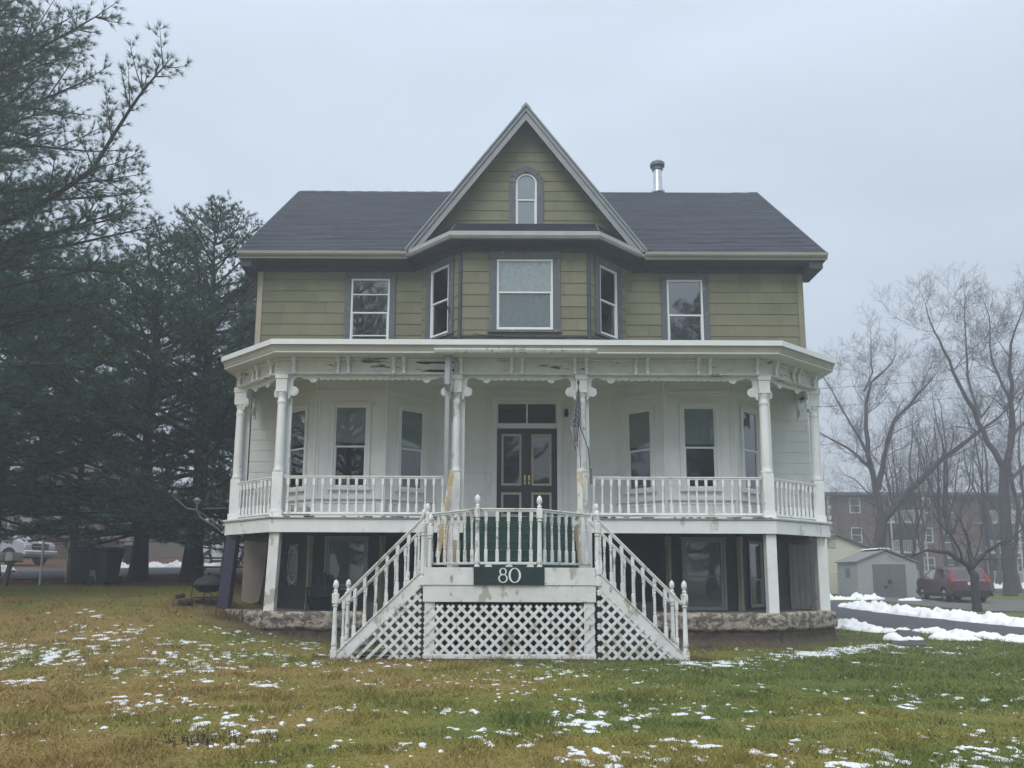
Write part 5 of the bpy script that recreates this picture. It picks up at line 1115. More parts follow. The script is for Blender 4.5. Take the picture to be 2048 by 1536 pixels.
# ------------------------------------------------------------------ vehicles
def ramp_(P, x):
    for (a, b), (c, d) in zip(P[:-1], P[1:]):
        if x <= c: return b + (d - b) * (x - a) / (c - a) if c > a else d
    return P[-1][1]
def vehicle(name, label, cat, loc, rz, prof, W, wheels, wr, paint, belt, roofw, sidewin, zb=.30, rearwin=None, lamps=(), extras=None):
    t = thing(name, label, cat, (0, 0, 0)); x0, x1 = prof[0][0], prof[-1][0]; zr = max(p[1] for p in prof)
    xs_ = sorted(set(list(np.arange(x0, x1, .06)) + [p[0] for p in prof] + [x1])); rows = 9
    def plan(x): e_ = min(x - x0, x1 - x); return 1 - .13 * max(0, 1 - e_ / .45) ** 2
    def hw(x, z):
        if z <= belt: return W / 2 * plan(x) * (1 - .05 * max(0, (.55 - z) / .4) ** 2)
        return (W / 2 + (roofw / 2 - W / 2) * min(1, (z - belt) / (zr - belt))) * plan(x)
    V = []; n = rows + 1
    for x in xs_:
        b = zb
        for wx in wheels:
            d = abs(x - wx)
            if d < wr * 1.22: b = max(b, wr * .98 + math.sqrt((wr * 1.22) ** 2 - d * d) * .98)
        tz = max(ramp_(prof, x), b + .02)
        for k_ in range(n): z = b + (tz - b) * k_ / rows; V.append((x, hw(x, z), z))
        V.append((x, hw(x, tz) * .45, tz + .025)); V.append((x, -hw(x, tz) * .45, tz + .025))
        for k_ in range(n): z = tz - (tz - b) * k_ / rows; V.append((x, -hw(x, z), z))
    c = 2 * n + 2; F = [(i * c + j, i * c + (j + 1) % c, (i + 1) * c + (j + 1) % c, (i + 1) * c + j) for i in range(len(xs_) - 1) for j in range(c)]
    F += [tuple(range(c))[::-1], tuple(range((len(xs_) - 1) * c, len(xs_) * c))]
    b_ = MB(); b_.add(V, F); b_.build('body', paint, t, smooth=True)
    for sd_ in (1, -1):
        for P in sidewin:
            m = MB(); m.add([(x, sd_ * (hw(x, z) + .004), z) for x, z in P], [tuple(range(len(P)))]); m.build('side_window', GLASSC, t)
    def xin(z, rear=True):
        Q = prof if rear else prof[::-1]
        for (a, b), (c_, d) in zip(Q[:-1], Q[1:]):
            if min(b, d) <= z <= max(b, d): return a + (c_ - a) * (z - b) / (d - b) if d != b else a
        return x0
    for (P, m_, nm, rear) in lamps:
        m = MB(); s_ = -1 if rear else 1; m.prism([(0, 0), (0, 0)], 0, 0) if 0 else None
        A_ = [(xin(z, rear) + s_ * .006, y_, z) for y_, z in P]; B_ = [(xin(z, rear) + s_ * .022, y_, z) for y_, z in P]; n_ = len(P)
        m.add(A_ + B_, [tuple(range(n_))[::-1], tuple(range(n_, 2 * n_))] + [(i, (i + 1) % n_, n_ + (i + 1) % n_, n_ + i) for i in range(n_)]); m.build(nm, m_, t)
    for wx in wheels:
        for sd_ in (1, -1):
            m = MB(); yc = sd_ * (W / 2 - .13); m.lathe([(wr * .62, -.1), (wr * .93, -.11), (wr, -.07), (wr, .07), (wr * .93, .11), (wr * .62, .1)], (wx, yc, wr), 24, ax='y'); Wh = m.build('wheel', RUBBER, t, smooth=True)
            m = MB(); yy = yc + sd_ * .085
            for k_ in range(7): a = k_ * 2 * math.pi / 7; m.bar((wx, yy, wr), (wx + math.cos(a) * wr * .6, yy, wr + math.sin(a) * wr * .6), .03, .07, up=(0, 1, 0))
            m.lathe([(wr * .56, -.02), (wr * .63, -.02), (wr * .63, .02), (wr * .56, .02)], (wx, yy, wr), 24, ax='y'); m.lathe([(.06, -.03), (.06, .03)], (wx, yy, wr), 10, ax='y'); m.build('rim', mat('rim_alloy', (.5, .5, .52), .3, .05, 5, metal=.8), Wh)
    u_ = MB(); u_.box(x0 + .15, x1 - .15, -W / 2 + .12, W / 2 - .12, zb - .05, zb + .25); u_.build('underbody', RUBBER, t)
    if extras: extras(t, hw, xin)
    t.location = loc; t.rotation_euler = (0, 0, rz); return t
def carpaint(n, c): m = mat(n, c, .28, .03, 3, spec=.6); m.node_tree.nodes['Principled BSDF'].inputs['Coat Weight'].default_value = .6; return m
REDP = carpaint('dark_red_paint', (.058, .004, .008)); SILV = carpaint('silver_paint', (.34, .36, .38)); GREYP = carpaint('grey_paint', (.12, .13, .14)); WHTP = carpaint('white_car_paint', (.62, .64, .66))
LENS = mat('red_lens', (.30, .015, .012), .2, .05, 5); LENSC = mat('clear_lens', (.55, .56, .56), .15, .05, 5); PLATE = mat('licence_plate', (.65, .66, .68), .5, .1, 30); CHROME = mat('chrome_trim', (.6, .6, .6), .2, .05, 4, metal=.9)
suvp = [(-2.22, .62), (-2.20, .98), (-2.12, 1.06), (-1.98, 1.30), (-1.82, 1.56), (-1.6, 1.64), (-.9, 1.68), (-.1, 1.68), (.45, 1.60), (1.25, 1.10), (1.9, 1.0), (2.15, .85), (2.24, .6)]
def suvx(t, hw, xin):
    m = MB(); m.box(-2.30, -2.12, -.86, .86, .38, .60); m.box(2.15, 2.28, -.84, .84, .35, .55); m.build('bumper', PLASTIC, t, bevel=.03)
    m = MB(); m.box(-2.2, 1.9, .90, .93, .30, .42); m.box(-2.2, 1.9, -.93, -.90, .30, .42); m.build('side_skirt', PLASTIC, t)
    for sd_ in (1, -1): m = MB(); m.box(.95, 1.12, sd_ * .92 if sd_ > 0 else -1.08, 1.08 if sd_ > 0 else -.92, 1.02, 1.18); m.build('side_mirror', REDP, t, bevel=.03)
SN = MB()
suv = vehicle('parked_car', 'dark red sport utility car parked tail towards us beside the plastic shed', 'car', (21.95, 37.9, G(21.9, 37) + .02), R(90 - 8), suvp, 1.82, (-1.32, 1.30), .35, REDP, 1.02, 1.36,
    [[(-1.92, 1.16), (-1.72, 1.50), (-1.3, 1.54), (-1.12, 1.10)], [(-1.02, 1.08), (-1.2, 1.55), (-.25, 1.58), (-.25, 1.06)], [(-.17, 1.06), (-.17, 1.58), (.42, 1.52), (1.05, 1.06)]],
    lamps=[([(-.60, 1.12), (.60, 1.12), (.56, 1.50), (-.56, 1.50)], GLASSC, 'rear_window', True), ([(.72, 1.00), (.87, .96), (.83, 1.22), (.72, 1.42), (.66, 1.40)], LENS, 'tail_lamp', True), ([(-.72, 1.00), (-.66, 1.40), (-.72, 1.42), (-.83, 1.22), (-.87, .96)], LENS, 'tail_lamp', True),
           ([(-.16, .82), (.16, .82), (.16, .96), (-.16, .96)], PLATE, 'licence_plate', True)], extras=suvx)
pkp = [(-2.9, .95), (-2.88, 1.15), (-.95, 1.17), (-.88, 1.20), (-.62, 1.84), (-.4, 1.90), (.35, 1.90), (.55, 1.86), (1.20, 1.28), (2.35, 1.18), (2.62, 1.08), (2.72, .75)]
def pkx(t, hw, xin):
    m = MB(); m.box(2.62, 2.86, -.95, .95, .48, .72); m.build('bumper', CHROME, t, bevel=.04)
    m = MB(); m.box(2.68, 2.76, -.45, .45, .78, 1.06)
    m.build('grille', BLACK, t); m = MB(); m.box(2.765, 2.78, -.46, .46, .90, .94); m.box(2.765, 2.78, -.02, .02, .78, 1.06); m.build('grille_bar', CHROME, t)
    for sd_ in (1, -1):
        m = MB(); m.box(2.60, 2.735, sd_ * .72 - .18, sd_ * .72 + .18, .82, 1.04); m.build('headlight', LENSC, t, bevel=.03); m = MB(); m.box(.9, 1.06, sd_ * 1.08 - .12, sd_ * 1.08 + .12, 1.22, 1.46); m.build('side_mirror', BLACK, t, bevel=.03)
vehicle('pickup_truck', 'silver pickup truck at the far left, its front end visible behind the fence', 'pickup truck', (-26.35, 38.6, G(-26, 38) + .03), R(-14), pkp, 1.98, (-1.85, 1.85), .40, SILV, 1.2, 1.5,
    [[(-.72, 1.26), (-.52, 1.78), (-.08, 1.80), (-.08, 1.26)], [(0, 1.26), (0, 1.80), (.5, 1.76), (1.05, 1.28)]], zb=.42, lamps=[([(-.72, 1.34), (.72, 1.34), (.62, 1.80), (-.62, 1.80)], GLASSC, 'windscreen', False)], extras=pkx)
sdp = [(-2.3, .62), (-2.26, .95), (-2.1, 1.05), (-1.6, 1.42), (-.9, 1.56), (0, 1.58), (.5, 1.50), (1.2, 1.05), (2.0, .92), (2.25, .75), (2.32, .55)]
vehicle('parked_car', 'dark grey car across the street seen between the two pine trunks', 'car', (-28.6, 60.5, G(-28.6, 60.5) + .03), R(3), sdp, 1.8, (-1.35, 1.4), .34, GREYP, .98, 1.35,
    [[(-1.6, 1.08), (-1.35, 1.36), (-.6, 1.46), (-.6, 1.04)], [(-.52, 1.04), (-.52, 1.47), (.4, 1.42), (1.0, 1.02)]], lamps=[([(-.6, 1.12), (.6, 1.12), (.56, 1.42), (-.56, 1.42)], GLASSC, 'windscreen', False)])
vehicle('parked_car', 'white car glimpsed beneath the porch between the purple pier and the stucco wall', 'car', (-13.2, 36.8, G(-13.2, 36.8) + .03), R(-30), sdp, 1.8, (-1.35, 1.4), .34, WHTP, .98, 1.35,
    [[(-1.6, 1.08), (-1.35, 1.36), (-.6, 1.46), (-.6, 1.04)], [(-.52, 1.04), (-.52, 1.47), (.4, 1.42), (1.0, 1.02)]], lamps=[([(-.6, 1.12), (.6, 1.12), (.56, 1.42), (-.56, 1.42)], GLASSC, 'windscreen', False)])

# ------------------------------------------------------------------ wheeled bins
def wbin(label, x, y, rz, white=True):
    t = thing('wheeled_bin', label, 'rubbish bin', (0, 0, 0), 'dark wheeled rubbish bins')
    m = MB(); m.hexa([(-.22, -.24, .06), (.22, -.24, .06), (.22, .24, .06), (-.22, .24, .06), (-.29, -.32, .96), (.29, -.32, .96), (.29, .36, .96), (-.29, .36, .96)]); m.box(-.31, .31, -.34, .38, .93, .99); m.box(-.26, .26, .36, .40, .80, .86); m.build('body', PLASTIC, t, bevel=.03)
    m = MB(); m.prism([(-.37, .995), (-.34, 1.04), (-.1, 1.09), (.25, 1.09), (.40, 1.02), (.40, .995)], -.31, .31, 'x'); m.build('lid', PLASTIC, t, bevel=.02)
    m = MB(); m.tube([(-.24, .42, .95), (.24, .42, .95)], .018, 8); m.build('handle', PLASTIC, t)
    for s_ in (-1, 1): m = MB(); m.lathe([(.03, -.03), (.125, -.035), (.13, -.02), (.13, .02), (.125, .035), (.03, .03)], (s_ * .27, .27, .13), 16, ax='x'); m.build('wheel', RUBBER, t, smooth=True)
    if white: m = MB(); m.M = Matrix.Rotation(R(-4.4), 4, 'X'); m.box(-.11, .11, -.305, -.2985, .62, .84); m.build('paper_label', mat('label_paper', (.55, .56, .56), .7, .25, 40), t)
    t.location = (x, y, G(x, y)); t.rotation_euler = (0, 0, rz); t.scale = (.88, .88, 1); return t
wbin('dark wheeled bin with a pale notice, left of the pair before the fence', -12.62, 22.1, R(-52)); wbin('plain dark wheeled bin without notice, right of the pair before the fence', -11.85, 22.2, R(-20), False)
wbin('wheeled bin across the street directly behind the left front bin', -17.3, 31.2, R(5)); wbin('wheeled bin with white notice on the far kerb left of the nearer pine trunk', -18.9, 37.4, R(5)); wbin('wheeled bin with a small white notice far behind the fire pit', -17.9, 44.2, R(10))
# mailboxes
mbx = thing('mailbox', 'two white mailboxes side by side on one leaning wooden post at the left edge', 'mailbox', (-14.5, 21.7, G(-14.5, 21.7)))
m = MB(); m.bar((-14.52, 21.7, 1.1), (-14.36, 21.7, 1.98), .10, .10); m.bar((-14.75, 21.7, 1.93), (-14.05, 21.7, 1.93), .12, .04); m.build('post', mat('weathered_post', (.12, .09, .07), .9, .2, 6), mbx)
for x in (-14.62, -14.28):
    m = MB(); m.prism([(x - .10, 1.96), (x + .10, 1.96), (x + .10, 2.10)] + arc(x, 2.10, .10, 0, 180, 8)[1:], 21.45, 21.95, 'y'); m.build('mailbox_shell', mat('mailbox_white', (.55, .55, .54), .5, .08, 5), mbx)
# fence
def chainfence(pts, label, h=1.25):
    t = thing('chain_link_fence', label, 'fence', (*pts[0], G(*pts[0])))
    for (x, y) in pts: m = MB(); m.tube([(x, y, G(x, y) - .1), (x, y, G(x, y) + h + .04)], .03, 8); m.build('post', METAL, t)
    ra = MB(); me_ = MB()
    for a, b in zip(pts[:-1], pts[1:]):
        A_ = Vector((*a, G(*a))); B_ = Vector((*b, G(*b))); ra.tube([A_ + Vector((0, 0, h)), B_ + Vector((0, 0, h))], .02, 6); Lf = (B_ - A_).length; n = int(Lf / .09); nh = h / .09
        for k in range(-int(nh), n + 1):
            for s_ in (1, -1):
                k0 = k if s_ > 0 else k + nh; ta, tb = (k0 * .09) / Lf, (k0 * .09 + s_ * h) / Lf; z0_, z1_ = .03, h
                if s_ > 0: lo_, hi_ = max(0, -ta * Lf / h), min(1, (1 - ta) * Lf / h)
                else: lo_, hi_ = max(0, (ta - 1) * Lf / h), min(1, ta * Lf / h)
                if hi_ - lo_ < .03: continue
                p = A_.lerp(B_, ta + s_ * lo_ * h / Lf) + Vector((0, 0, .03 + lo_ * (h - .03))); q = A_.lerp(B_, ta + s_ * hi_ * h / Lf) + Vector((0, 0, .03 + hi_ * (h - .03))); me_.tube([p, q], .0028, 3, cap=False)
    ra.build('top_rail', METAL, t); me_.build('wire_mesh', METAL, t, fixn=False); return t
chainfence([(-13.55, 21.8), (-13.62, 23.2), (-13.7, 25.0), (-13.4, 26.8)], 'chain link fence running back from the tall post left of the bins')
chainfence([(-13.3, 26.9), (-11.6, 27.3), (-9.8, 27.8), (-8.0, 28.3)], 'chain link fence along the street behind the pine trunks')
chainfence([(17.0, 43.0), (18.6, 43.2)], 'short chain link fence between the beige garage and plastic shed')
# fire pit, logs, table, chair, yard lamp
fp = thing('fire_pit', 'round black iron fire pit with mesh lid on legs left of the purple pier', 'fire pit', (-7.75, 19.4, G(-7.75, 19.4))); zz = G(-7.75, 19.4)
m = MB(); m.lathe([(.05, .26), (.22, .29), (.33, .38), (.36, .44), (.41, .45), (.41, .465), (.34, .465)], (-7.75, 19.4, zz), 20); m.build('bowl', BLACK, fp, smooth=True)
m = MB(); m.lathe([(.36, .47), (.34, .52), (.25, .62), (.12, .69), (.02, .71)], (-7.75, 19.4, zz), 20); m.lathe([(.02, .71), (.03, .76), (.0, .77)], (-7.75, 19.4, zz), 8); m.build('mesh_lid', mat('mesh_black', (.03, .03, .03), .8, .3, 30), fp, smooth=True)
for k in range(4):
    a = k * math.pi / 2 + .6; m = MB(); m.tube([(-7.75 + .36 * math.cos(a), 19.4 + .36 * math.sin(a), zz + .45), (-7.75 + .42 * math.cos(a), 19.4 + .42 * math.sin(a), zz)], .014, 6); m.build('leg', BLACK, fp)
m = MB(); m.lathe([(.38, .13), (.40, .13), (.40, .15), (.38, .15)], (-7.75, 19.4, zz), 24); m.build('leg_ring', BLACK, fp)
lg = MB(); rr = random.Random(3)
lg.tube([(-8.2, 18.8, G(-8.2, 18.8) + .05), (-7.9, 18.85, G(-8, 18.8) + .10)], .09, 9); lg.tube([(-8.22, 18.7, G(-8.2, 18.8) + .2), (-8.15, 18.9, G(-8.1, 18.8) + .24)], .06, 8)
setprops(lg.build('log', BARKP, None), 'dark cut logs lying on the grass in front of the fire pit', 'log')
pc = thing('picnic_table', 'brown wooden picnic table under the trees behind the fire pit', 'picnic table', (0, 0, 0)); WOODB = mat('brown_wood', (.14, .075, .045), .8, .25, 5)
m = MB()
for i in range(5): m.box(-.9, .9, -.36 + i * .145, -.36 + i * .145 + .135, .72, .76)
m.build('table_top', WOODB, pc)
for s_ in (-1, 1):
    m = MB(); m.box(-.9, .9, s_ * .72 - .13, s_ * .72 - .005, .43, .47); m.box(-.9, .9, s_ * .72 + .005, s_ * .72 + .13, .43, .47); m.build('seat', WOODB, pc)
for s_ in (-.65, .65):
    m = MB(); m.bar((s_, -.1, .72), (s_, -.75, 0), .04, .09); m.bar((s_, .1, .72), (s_, .75, 0), .04, .09); m.bar((s_ + .045, -.8, .38), (s_ + .045, .8, .38), .04, .09); m.build('leg_frame', WOODB, pc)
pc.location = (-9.35, 24.6, G(-9.35, 24.6)); pc.rotation_euler = (0, 0, R(25))
ch = thing('garden_chair', 'dark green slatted garden chair under the porch beside the oval glass door', 'chair', (0, 0, 0)); CG = mat('chair_green', (.010, .035, .030), .6, .1, 5)
m = MB()
for i in range(7): x = -.24 + i * .08; hh = .95 - .10 * abs(i - 3) ** 1.3 * .6; m.bar((x, .30, .28), (x * 1.15, .48, hh), .068, .018, up=(0, 1, 0))
m.build('backrest', CG, ch); m = MB()
for i in range(6): m.box(-.27, .27, -.32 + i * .105, -.32 + i * .105 + .09, .36 - i * .018, .38 - i * .018)
m.build('seat', CG, ch)
for s_ in (-1, 1):
    m = MB(); m.box(s_ * .36 - .06, s_ * .36 + .06, -.36, .42, .56, .58); m.build('armrest', CG, ch)
    m = MB(); m.box(s_ * .30 - .04, s_ * .30, -.32, -.22, 0, .56); m.build('leg', CG, ch); m = MB(); m.bar((s_ * .30, -.2, .34), (s_ * .30, .45, .02), .03, .10); m.build('leg', CG, ch)
ch.location = (-4.72, 18.9, .70); ch.rotation_euler = (0, 0, R(8))
LAMPM = mat('dull_lamp_metal', (.13, .135, .14), .5, .15, 5, metal=.3); yl = thing('yard_lamp', 'grey metal flood lamp on slanting arms at the left end of the porch', 'lamp', (-7.4, 19.2, 2.8)); m = MB()
m.tube([(-7.45, 19.15, 2.72), (-7.9, 19.0, 3.02), (-7.98, 18.95, 3.20), (-7.98, 18.95, 3.42)], .028, 8); m.tube([(-7.36, 19.15, 2.75), (-7.95, 19.0, 3.18)], .014, 6); m.tube([(-8.2, 18.95, 3.22), (-8.62, 18.9, 3.58)], .018, 6); m.tube([(-7.98, 18.95, 3.20), (-8.2, 18.95, 3.24)], .02, 6); m.tube([(-7.85, 19.0, 3.24), (-7.3, 19.15, 3.27)], .012, 6); m.build('arm', LAMPM, yl)
m = MB(); m.lathe([(.05, 3.36), (.06, 3.42), (.11, 3.44), (.03, 3.52)], (-7.98, 18.95, 0), 12); m.lathe([(.03, -.02), (.06, .02), (.05, .07), (.02, .09)], (-8.52, 18.88, 3.60), 12); m.lathe([(.02, -.02), (.045, .02), (.02, .06)], (-8.66, 18.88, 3.64), 10); m.build('lamp_head', mat('lamp_glass', (.18, .19, .19), .4, .1, 5), yl, smooth=True)
# weeds by the foundation and reed stubble on the lawn
def weeds(cx, cy, n, hh, sp, c, label, cat='plant', nm='dry_weed'):
    rr = random.Random(int(cx * 10)); m = MB()
    for i in range(n):
        x, y = cx + rr.gauss(0, sp), cy + rr.gauss(0, sp * .4); z = G(x, y); h_ = hh * rr.uniform(.4, 1.1); a, b = rr.gauss(0, .3), rr.gauss(0, .3); m.tube([(x, y, z), (x + a * h_ * .4, y + b * h_ * .4, z + h_ * .6), (x + a * h_, y + b * h_, z + h_)], [.006, .005, .002], 3, cap=False)
        if rr.random() < .6: m.tube([(x + a * h_ * .3, y + b * h_ * .3, z + h_ * .5), (x + a * h_ * .3 + rr.uniform(-.1, .1), y, z + h_ * .75)], [.004, .002], 3, cap=False)
    return setprops(m.build(nm, c, None, fixn=False), label, cat)
DRYW = mat('dry_weed', (.10, .055, .04), .9, .3, 6)
weeds(-6.7, 18.2, 60, .45, .35, DRYW, 'dry reddish weeds in front of the left foundation corner'); weeds(-8.1, 18.6, 40, .25, .4, DRYW, 'dry weed tuft beside the logs near the fire pit'); weeds(7.4, 19.2, 14, 1.5, .12, DRYW, 'thin bare climbing stem beside the right white pier')
weeds(-2.9, 7.55, 90, .07, .28, mat('stubble', (.06, .045, .03), .9, .3, 8), 'dark cut stubble tuft poking through snow on the lawn at lower left', nm='stubble_tuft')
WST = mat('dead_grass_stalk', (.20, .15, .075), .9, .3, 6)
weeds(-3.0, 17.35, 260, .16, 1.0, WST, 'dead grass fringe at the foot of the left foundation wall'); weeds(4.6, 17.35, 260, .14, 1.0, WST, 'dead grass fringe at the foot of the right foundation wall'); weeds(0.0, 14.42, 240, .10, 1.2, WST, 'dead grass fringe under the front stair lattice')
rk_ = MB(); rr = random.Random(8)
rk_.prism([(4.2, -.02), (4.25, .05), (4.4, .07), (4.52, .04), (4.58, -.02)], 17.05, 17.3, 'y')
setprops(rk_.build('stone', mat('dark_stone', (.05, .05, .05), .9, .2, 6), None, bevel=.02), 'dark stone lying on the soil in front of the right foundation', 'stone')
# ------------------------------------------------------------------ shed, garage, neighbours
SG_ = mat('shed_plastic', (.33, .34, .33), .6, .05, 3); SD_ = mat('shed_door_plastic', (.14, .145, .155), .6, .05, 3)
sh_ = thing('garden_shed', 'grey plastic garden shed with dark double doors and snow on the ridge', 'shed', (20.6, 41.5, G(20.6, 41.5))); z0 = .42; x0, x1, yf, yb_ = 18.95, 22.2, 41.5, 44.0; ze, za = z0 + 1.95, z0 + 2.62; xc = (x0 + x1) / 2
m = MB()
for i in range(13):
    za_, zb_ = z0 + i * .15, z0 + (i + 1) * .15; m.hexa([(x0 - .012, yf - .012, za_), (x1 + .012, yf - .012, za_), (x1 + .012, yb_, za_), (x0 - .012, yb_, za_), (x0, yf, zb_), (x1, yf, zb_), (x1, yb_, zb_), (x0, yb_, zb_)])
m.prism([(x0, ze), (x1, ze), (xc + .02, za)], yf, yb_, 'y')
m.build('wall', SG_, sh_)
m = MB(); m.hexa([(x0 - .12, yf - .12, ze - .03), (xc, yf - .12, za), (xc, yb_ + .1, za), (x0 - .12, yb_ + .1, ze - .03), (x0 - .12, yf - .12, ze + .04), (xc, yf - .12, za + .07), (xc, yb_ + .1, za + .07), (x0 - .12, yb_ + .1, ze + .04)]); m.hexa([(xc, yf - .12, za), (x1 + .12, yf - .12, ze - .03), (x1 + .12, yb_ + .1, ze - .03), (xc, yb_ + .1, za), (xc, yf - .12, za + .07), (x1 + .12, yf - .12, ze + .04), (x1 + .12, yb_ + .1, ze + .04), (xc, yb_ + .1, za + .07)]); RS = m.build('roof', mat('shed_roof', (.20, .205, .21), .7, .1, 3), sh_)
for s_ in (0, 1):
    a = xc - .90 + s_ * .905 + .1; m = MB(); m.box(a, a + .9, yf - .05, yf - .014, z0 + .05, z0 + 1.85)
    D = m.build('door', SD_, sh_, bevel=.02); m = MB(); xx = a + (.82 if s_ == 0 else .06); m.box(xx - .03, xx + .04, yf - .09, yf - .051, z0 + .8, z0 + 1.0)
    if s_ == 0: m.prism([(a + .55, z0 + .55), (a + .78, z0 + .55), (a + .70, z0 + .68), (a + .62, z0 + .68)], yf - .07, yf - .051)
    m.build('handle', BLACK, D)
m = MB(); m.box(x0 - .03, x0 - .013, yf + .9, yf + 1.4, z0 + 1.1, z0 + 1.6); m.build('side_window', SD_, sh_)
m = MB(); m.prism([(xc - .3, za + .06), (xc - .15, za + .11), (xc, za + .13), (xc + .25, za + .10), (xc + .4, za + .02), (xc, za + .07)], yf + .1, yf + 2.4, 'y'); setprops(m.build('roof_snow', SNOW, None), 'strip of snow lying on the plastic shed ridge', 'snow', kind='stuff')
gg = thing('garage', 'pale yellow clapboard garage gable seen between the porch and the shed', 'garage', (19.8, 46, G(19.8, 46))); z0 = .5; x0, x1 = 17.5, 22.1; ze, za = 3.15, 4.05; xc = 19.8; m = MB(); fr = frame((x0, 46), (x1, 46))
wallpieces(m, fr, 0, x1 - x0, z0, ze, [], .16, seed=70, joints=0); wallpieces(m, fr, lambda z: (z - ze) / (za - ze) * (xc - x0), lambda z: (x1 - x0) - (z - ze) / (za - ze) * (x1 - xc), ze, za, [], .16, seed=71, joints=0); m.M = I4
m.box(x0, x1, 46.05, 52, z0, ze); m.prism([(x0, ze), (x1, ze), (xc, za)], 46.05, 52, 'y'); m.build('wall', mat('yellow_clapboard', (.60, .58, .46), .6, .05, 3), gg)
m = MB()
for s_ in (-1, 1):
    xe = xc + s_ * 2.55; ee = ze - .09; m.hexa([(xc, 45.75, za + .02), (xe, 45.75, ee), (xe, 52.2, ee), (xc, 52.2, za + .02), (xc, 45.75, za + .12), (xe, 45.75, ee + .1), (xe, 52.2, ee + .1), (xc, 52.2, za + .12)])
m.build('roof', mat('garage_roof', (.14, .13, .12), .9, .15, 3), gg); m = MB(); m.box(19.3, 19.75, 45.95, 45.99, 3.3, 3.65); m.build('vent', mat('vent_grey', (.40, .39, .33), .7, .1, 4), gg)
ap = thing('apartment_building', 'long three storey red brick apartment building with white balconies behind the bare trees', 'building', (45, 70, G(45, 70))); za, X0, X1 = .8, 29.5, 64
opA = []; wins = []; bals = []
for fl in range(3):
    zf = za + .3 + fl * 2.75
    for bx in range(4):
        ox = 2.6 + bx * 8.6; wins.append((ox, zf + .9)); opA.append((ox - .45, ox + .45, zf + .9, zf + 2.2)); bals.append((ox + 2.6, zf)); opA.append((ox + 3.0, ox + 5.4, zf + .1, zf + 2.25)); wins.append((ox + 6.6, zf + .9)) if ox + 7.1 < 34 else None; opA.append((ox + 6.15, ox + 7.05, zf + .9, zf + 2.2)) if ox + 7.1 < 34 else None
fr = frame((X0, 70), (X1, 70)); m = MB(); wallpieces(m, fr, 0, X1 - X0, za - .8, 9.1, opA, 0, n0=-.25, n1=0); m.M = I4; m.box(X0, X0 + .25, 70.25, 82, 0, 9.1); m.box(X1 - .25, X1, 70.25, 82, 0, 9.1); m.build('wall', BRICK, ap)
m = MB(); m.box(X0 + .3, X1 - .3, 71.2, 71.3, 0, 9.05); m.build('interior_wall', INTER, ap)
m = MB(); m.hexa([(X0 - .5, 69.3, 9.1), (X1 + .5, 69.3, 9.1), (X1 + .5, 82.5, 9.1), (X0 - .5, 82.5, 9.1), (X0 - .5, 69.3, 9.35), (X1 + .5, 69.3, 9.35), (X1 - 1, 76, 10.0), (X0 + 1, 76, 10.0)]); m.build('roof', mat('apt_roof', (.13, .13, .135), .9, .1, 2), ap)
APW = mat('apt_white_trim', (.55, .56, .56), .6, .05, 3)
for (ox, zz) in wins:
    m = MB(fr); ring(m, ox - .52, ox + .52, zz - .07, zz + 1.37, .10, -.05, .04); m.box(ox - .42, ox + .42, -.04, .02, zz + .62, zz + .68); Wn = m.build('window', APW, ap); m = MB(fr); m.box(ox - .42, ox + .42, -.03, -.02, zz, zz + 1.3); m.build('window_pane', GLASSC, Wn)
for (ox, zf) in bals:
    m = MB(fr); m.box(ox, ox + 3.2, .0, 1.3, zf - .15, zf); m.bar(fr @ Vector((0, 0, 0)), fr @ Vector((0, 0, .01)), .001, .001) if 0 else None
    m.box(ox, ox + 3.2, 1.24, 1.3, zf + .95, zf + 1.02)
    for i in range(22): m.box(ox + .02 + i * .148, ox + .06 + i * .148, 1.25, 1.29, zf, zf + .95)
    for x_ in (ox, ox + 3.1): m.box(x_, x_ + .1, 1.2, 1.3, zf, zf + 2.6)
    m.build('balcony', APW, ap)
m = MB(fr)
for z_ in np.arange(za, 9, .5): m.box(.0, .35 if int(z_ * 2) % 2 else .22, .002, .03, z_, z_ + .42)
m.build('corner_quoins', APW, ap)
nb_ = thing('neighbour_house', 'tan neighbouring house with a red brown lattice deck, mostly hidden by the pines', 'house', (-31, 52, G(-31, 52))); z0 = G(-31, 52) - .3; m = MB(); fr = frame((-38, 52), (-25.5, 52)); ops = [(2 + i * 3.2, 3.1 + i * 3.2, z0 + 2.0, z0 + 3.4) for i in range(4)]
wallpieces(m, fr, 0, 12.5, z0, z0 + 4.6, ops, .2, seed=80, joints=0); m.M = I4; m.box(-38, -25.5, 52.6, 60, z0, z0 + 4.6); m.build('wall', mat('tan_siding', (.27, .22, .17), .7, .1, 3), nb_)
m = MB(); m.prism([(-38.6, z0 + 4.55), (-24.9, z0 + 4.55), (-24.9, z0 + 4.7), (-31.7, z0 + 7.6), (-38.6, z0 + 4.7)], 51.4, 60.5, 'y'); m.build('roof', mat('neighbour_roof', (.10, .09, .085), .9, .15, 3), nb_)
for o_ in ops: m = MB(fr); ring(m, o_[0] - .08, o_[1] + .08, o_[2] - .08, o_[3] + .08, .1, 0, .05); Wn = m.build('window', APW, nb_); m = MB(fr); m.box(o_[0], o_[1], .0, .01, o_[2], o_[3]); m.build('window_pane', GLASSC, Wn)
m = MB(); DW = mat('red_brown_deck', (.16, .05, .04), .8, .15, 4); m.box(-36, -27, 49.2, 51.9, z0 + 1.25, z0 + 1.45)
for i in range(46): m.box(-36 + i * .2, -35.96 + i * .2, 49.2, 49.24, z0 + 1.45, z0 + 2.3)
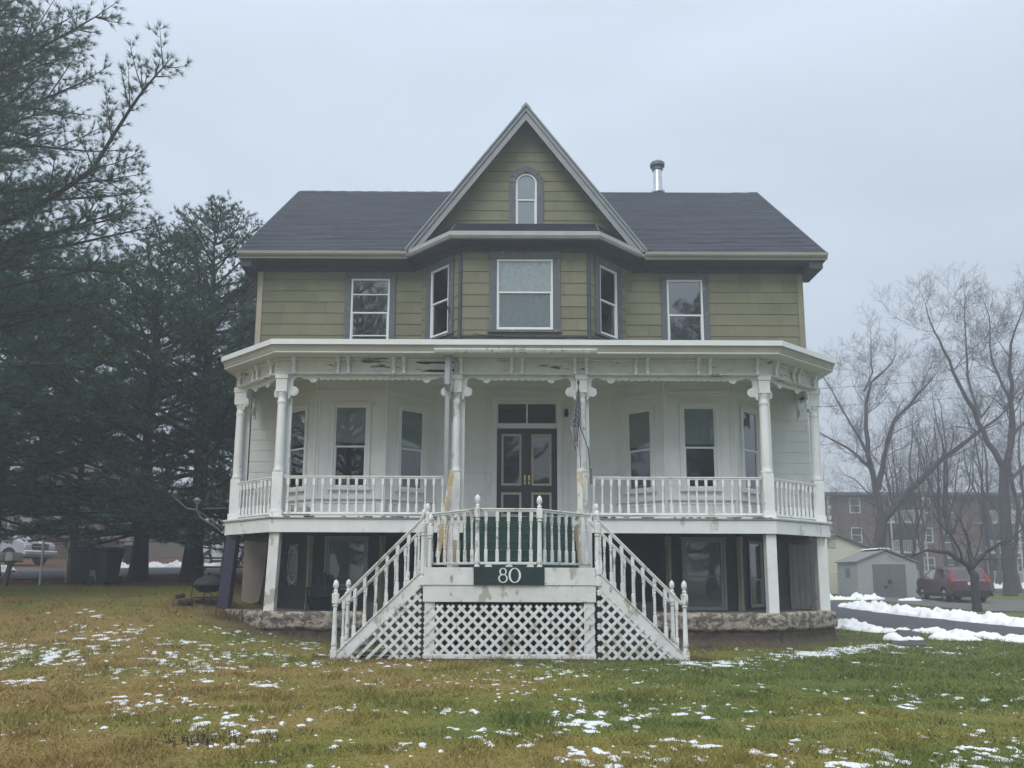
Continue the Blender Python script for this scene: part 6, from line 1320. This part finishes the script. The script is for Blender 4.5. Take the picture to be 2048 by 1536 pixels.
m.box(-36, -27, 49.15, 49.25, z0 + 2.3, z0 + 2.38); m.build('deck', DW, nb_)
m = MB()
for k in range(-8, 70):
    for d in ((1, 1), (1, -1)):
        c = clipseg((-36 + k * .2, z0 + .1), d, [(-36, z0 + .1), (-27, z0 + .1), (-27, z0 + 1.24), (-36, z0 + 1.24)])
        if c: m.bar((-36 + k * .2 + c[0], 49.3 + .01 * d[1], z0 + .1 + d[1] * c[0]), (-36 + k * .2 + c[1], 49.3 + .01 * d[1], z0 + .1 + d[1] * c[1]), .02, .04, up=(0, 1, 0))
m.build('deck_lattice', mat('deck_lattice_tan', (.30, .20, .13), .8, .1, 4), nb_)
# wires
for i, (a, b, l_) in enumerate((((4, 60, 15.6), (64, 58, 19.9), 'upper thin power line crossing the sky on the right'), ((4, 60.5, 14.3), (64, 58.5, 18.3), 'lower thin power line crossing the sky on the right'), ((-40, 24, 9.2), (-8.0, 20.3, 9.0), 'black service cable running through the pines to the house corner'), ((-40, 22.5, 5.6), (-7.6, 20.4, 5.2), 'low cable passing through the pines at the left of the house'))):
    m = MB(); m.tube(sag(a, b, .5, 20), .02 if i < 2 else .012, 4); setprops(m.build('power_line', BLACK, None), l_, 'power line')
# ------------------------------------------------------------------ haze
hz = MB(); hz.box(-160, 160, -60, 170, -3, 34); hm = bpy.data.materials.new('haze'); hm.use_nodes = True; t_ = hm.node_tree; t_.nodes.clear(); o_ = N(t_, 'ShaderNodeOutputMaterial'); v_ = N(t_, 'ShaderNodeVolumePrincipled'); v_.inputs['Color'].default_value = (.86, .92, 1.0, 1); v_.inputs['Density'].default_value = .0052; v_.inputs['Anisotropy'].default_value = .2; t_.links.new(v_.outputs[0], o_.inputs['Volume'])
HZO = hz.build('haze', hm); HZO['kind'] = 'stuff'; HZO['label'] = 'thin pale winter mist in the air'; HZO['category'] = 'haze'
for ob in scn.objects:
    if ob.type == 'MESH' and not ob.parent and 'kind' not in ob.keys() and 'label' not in ob.keys(): print('UNTAGGED', ob.name)
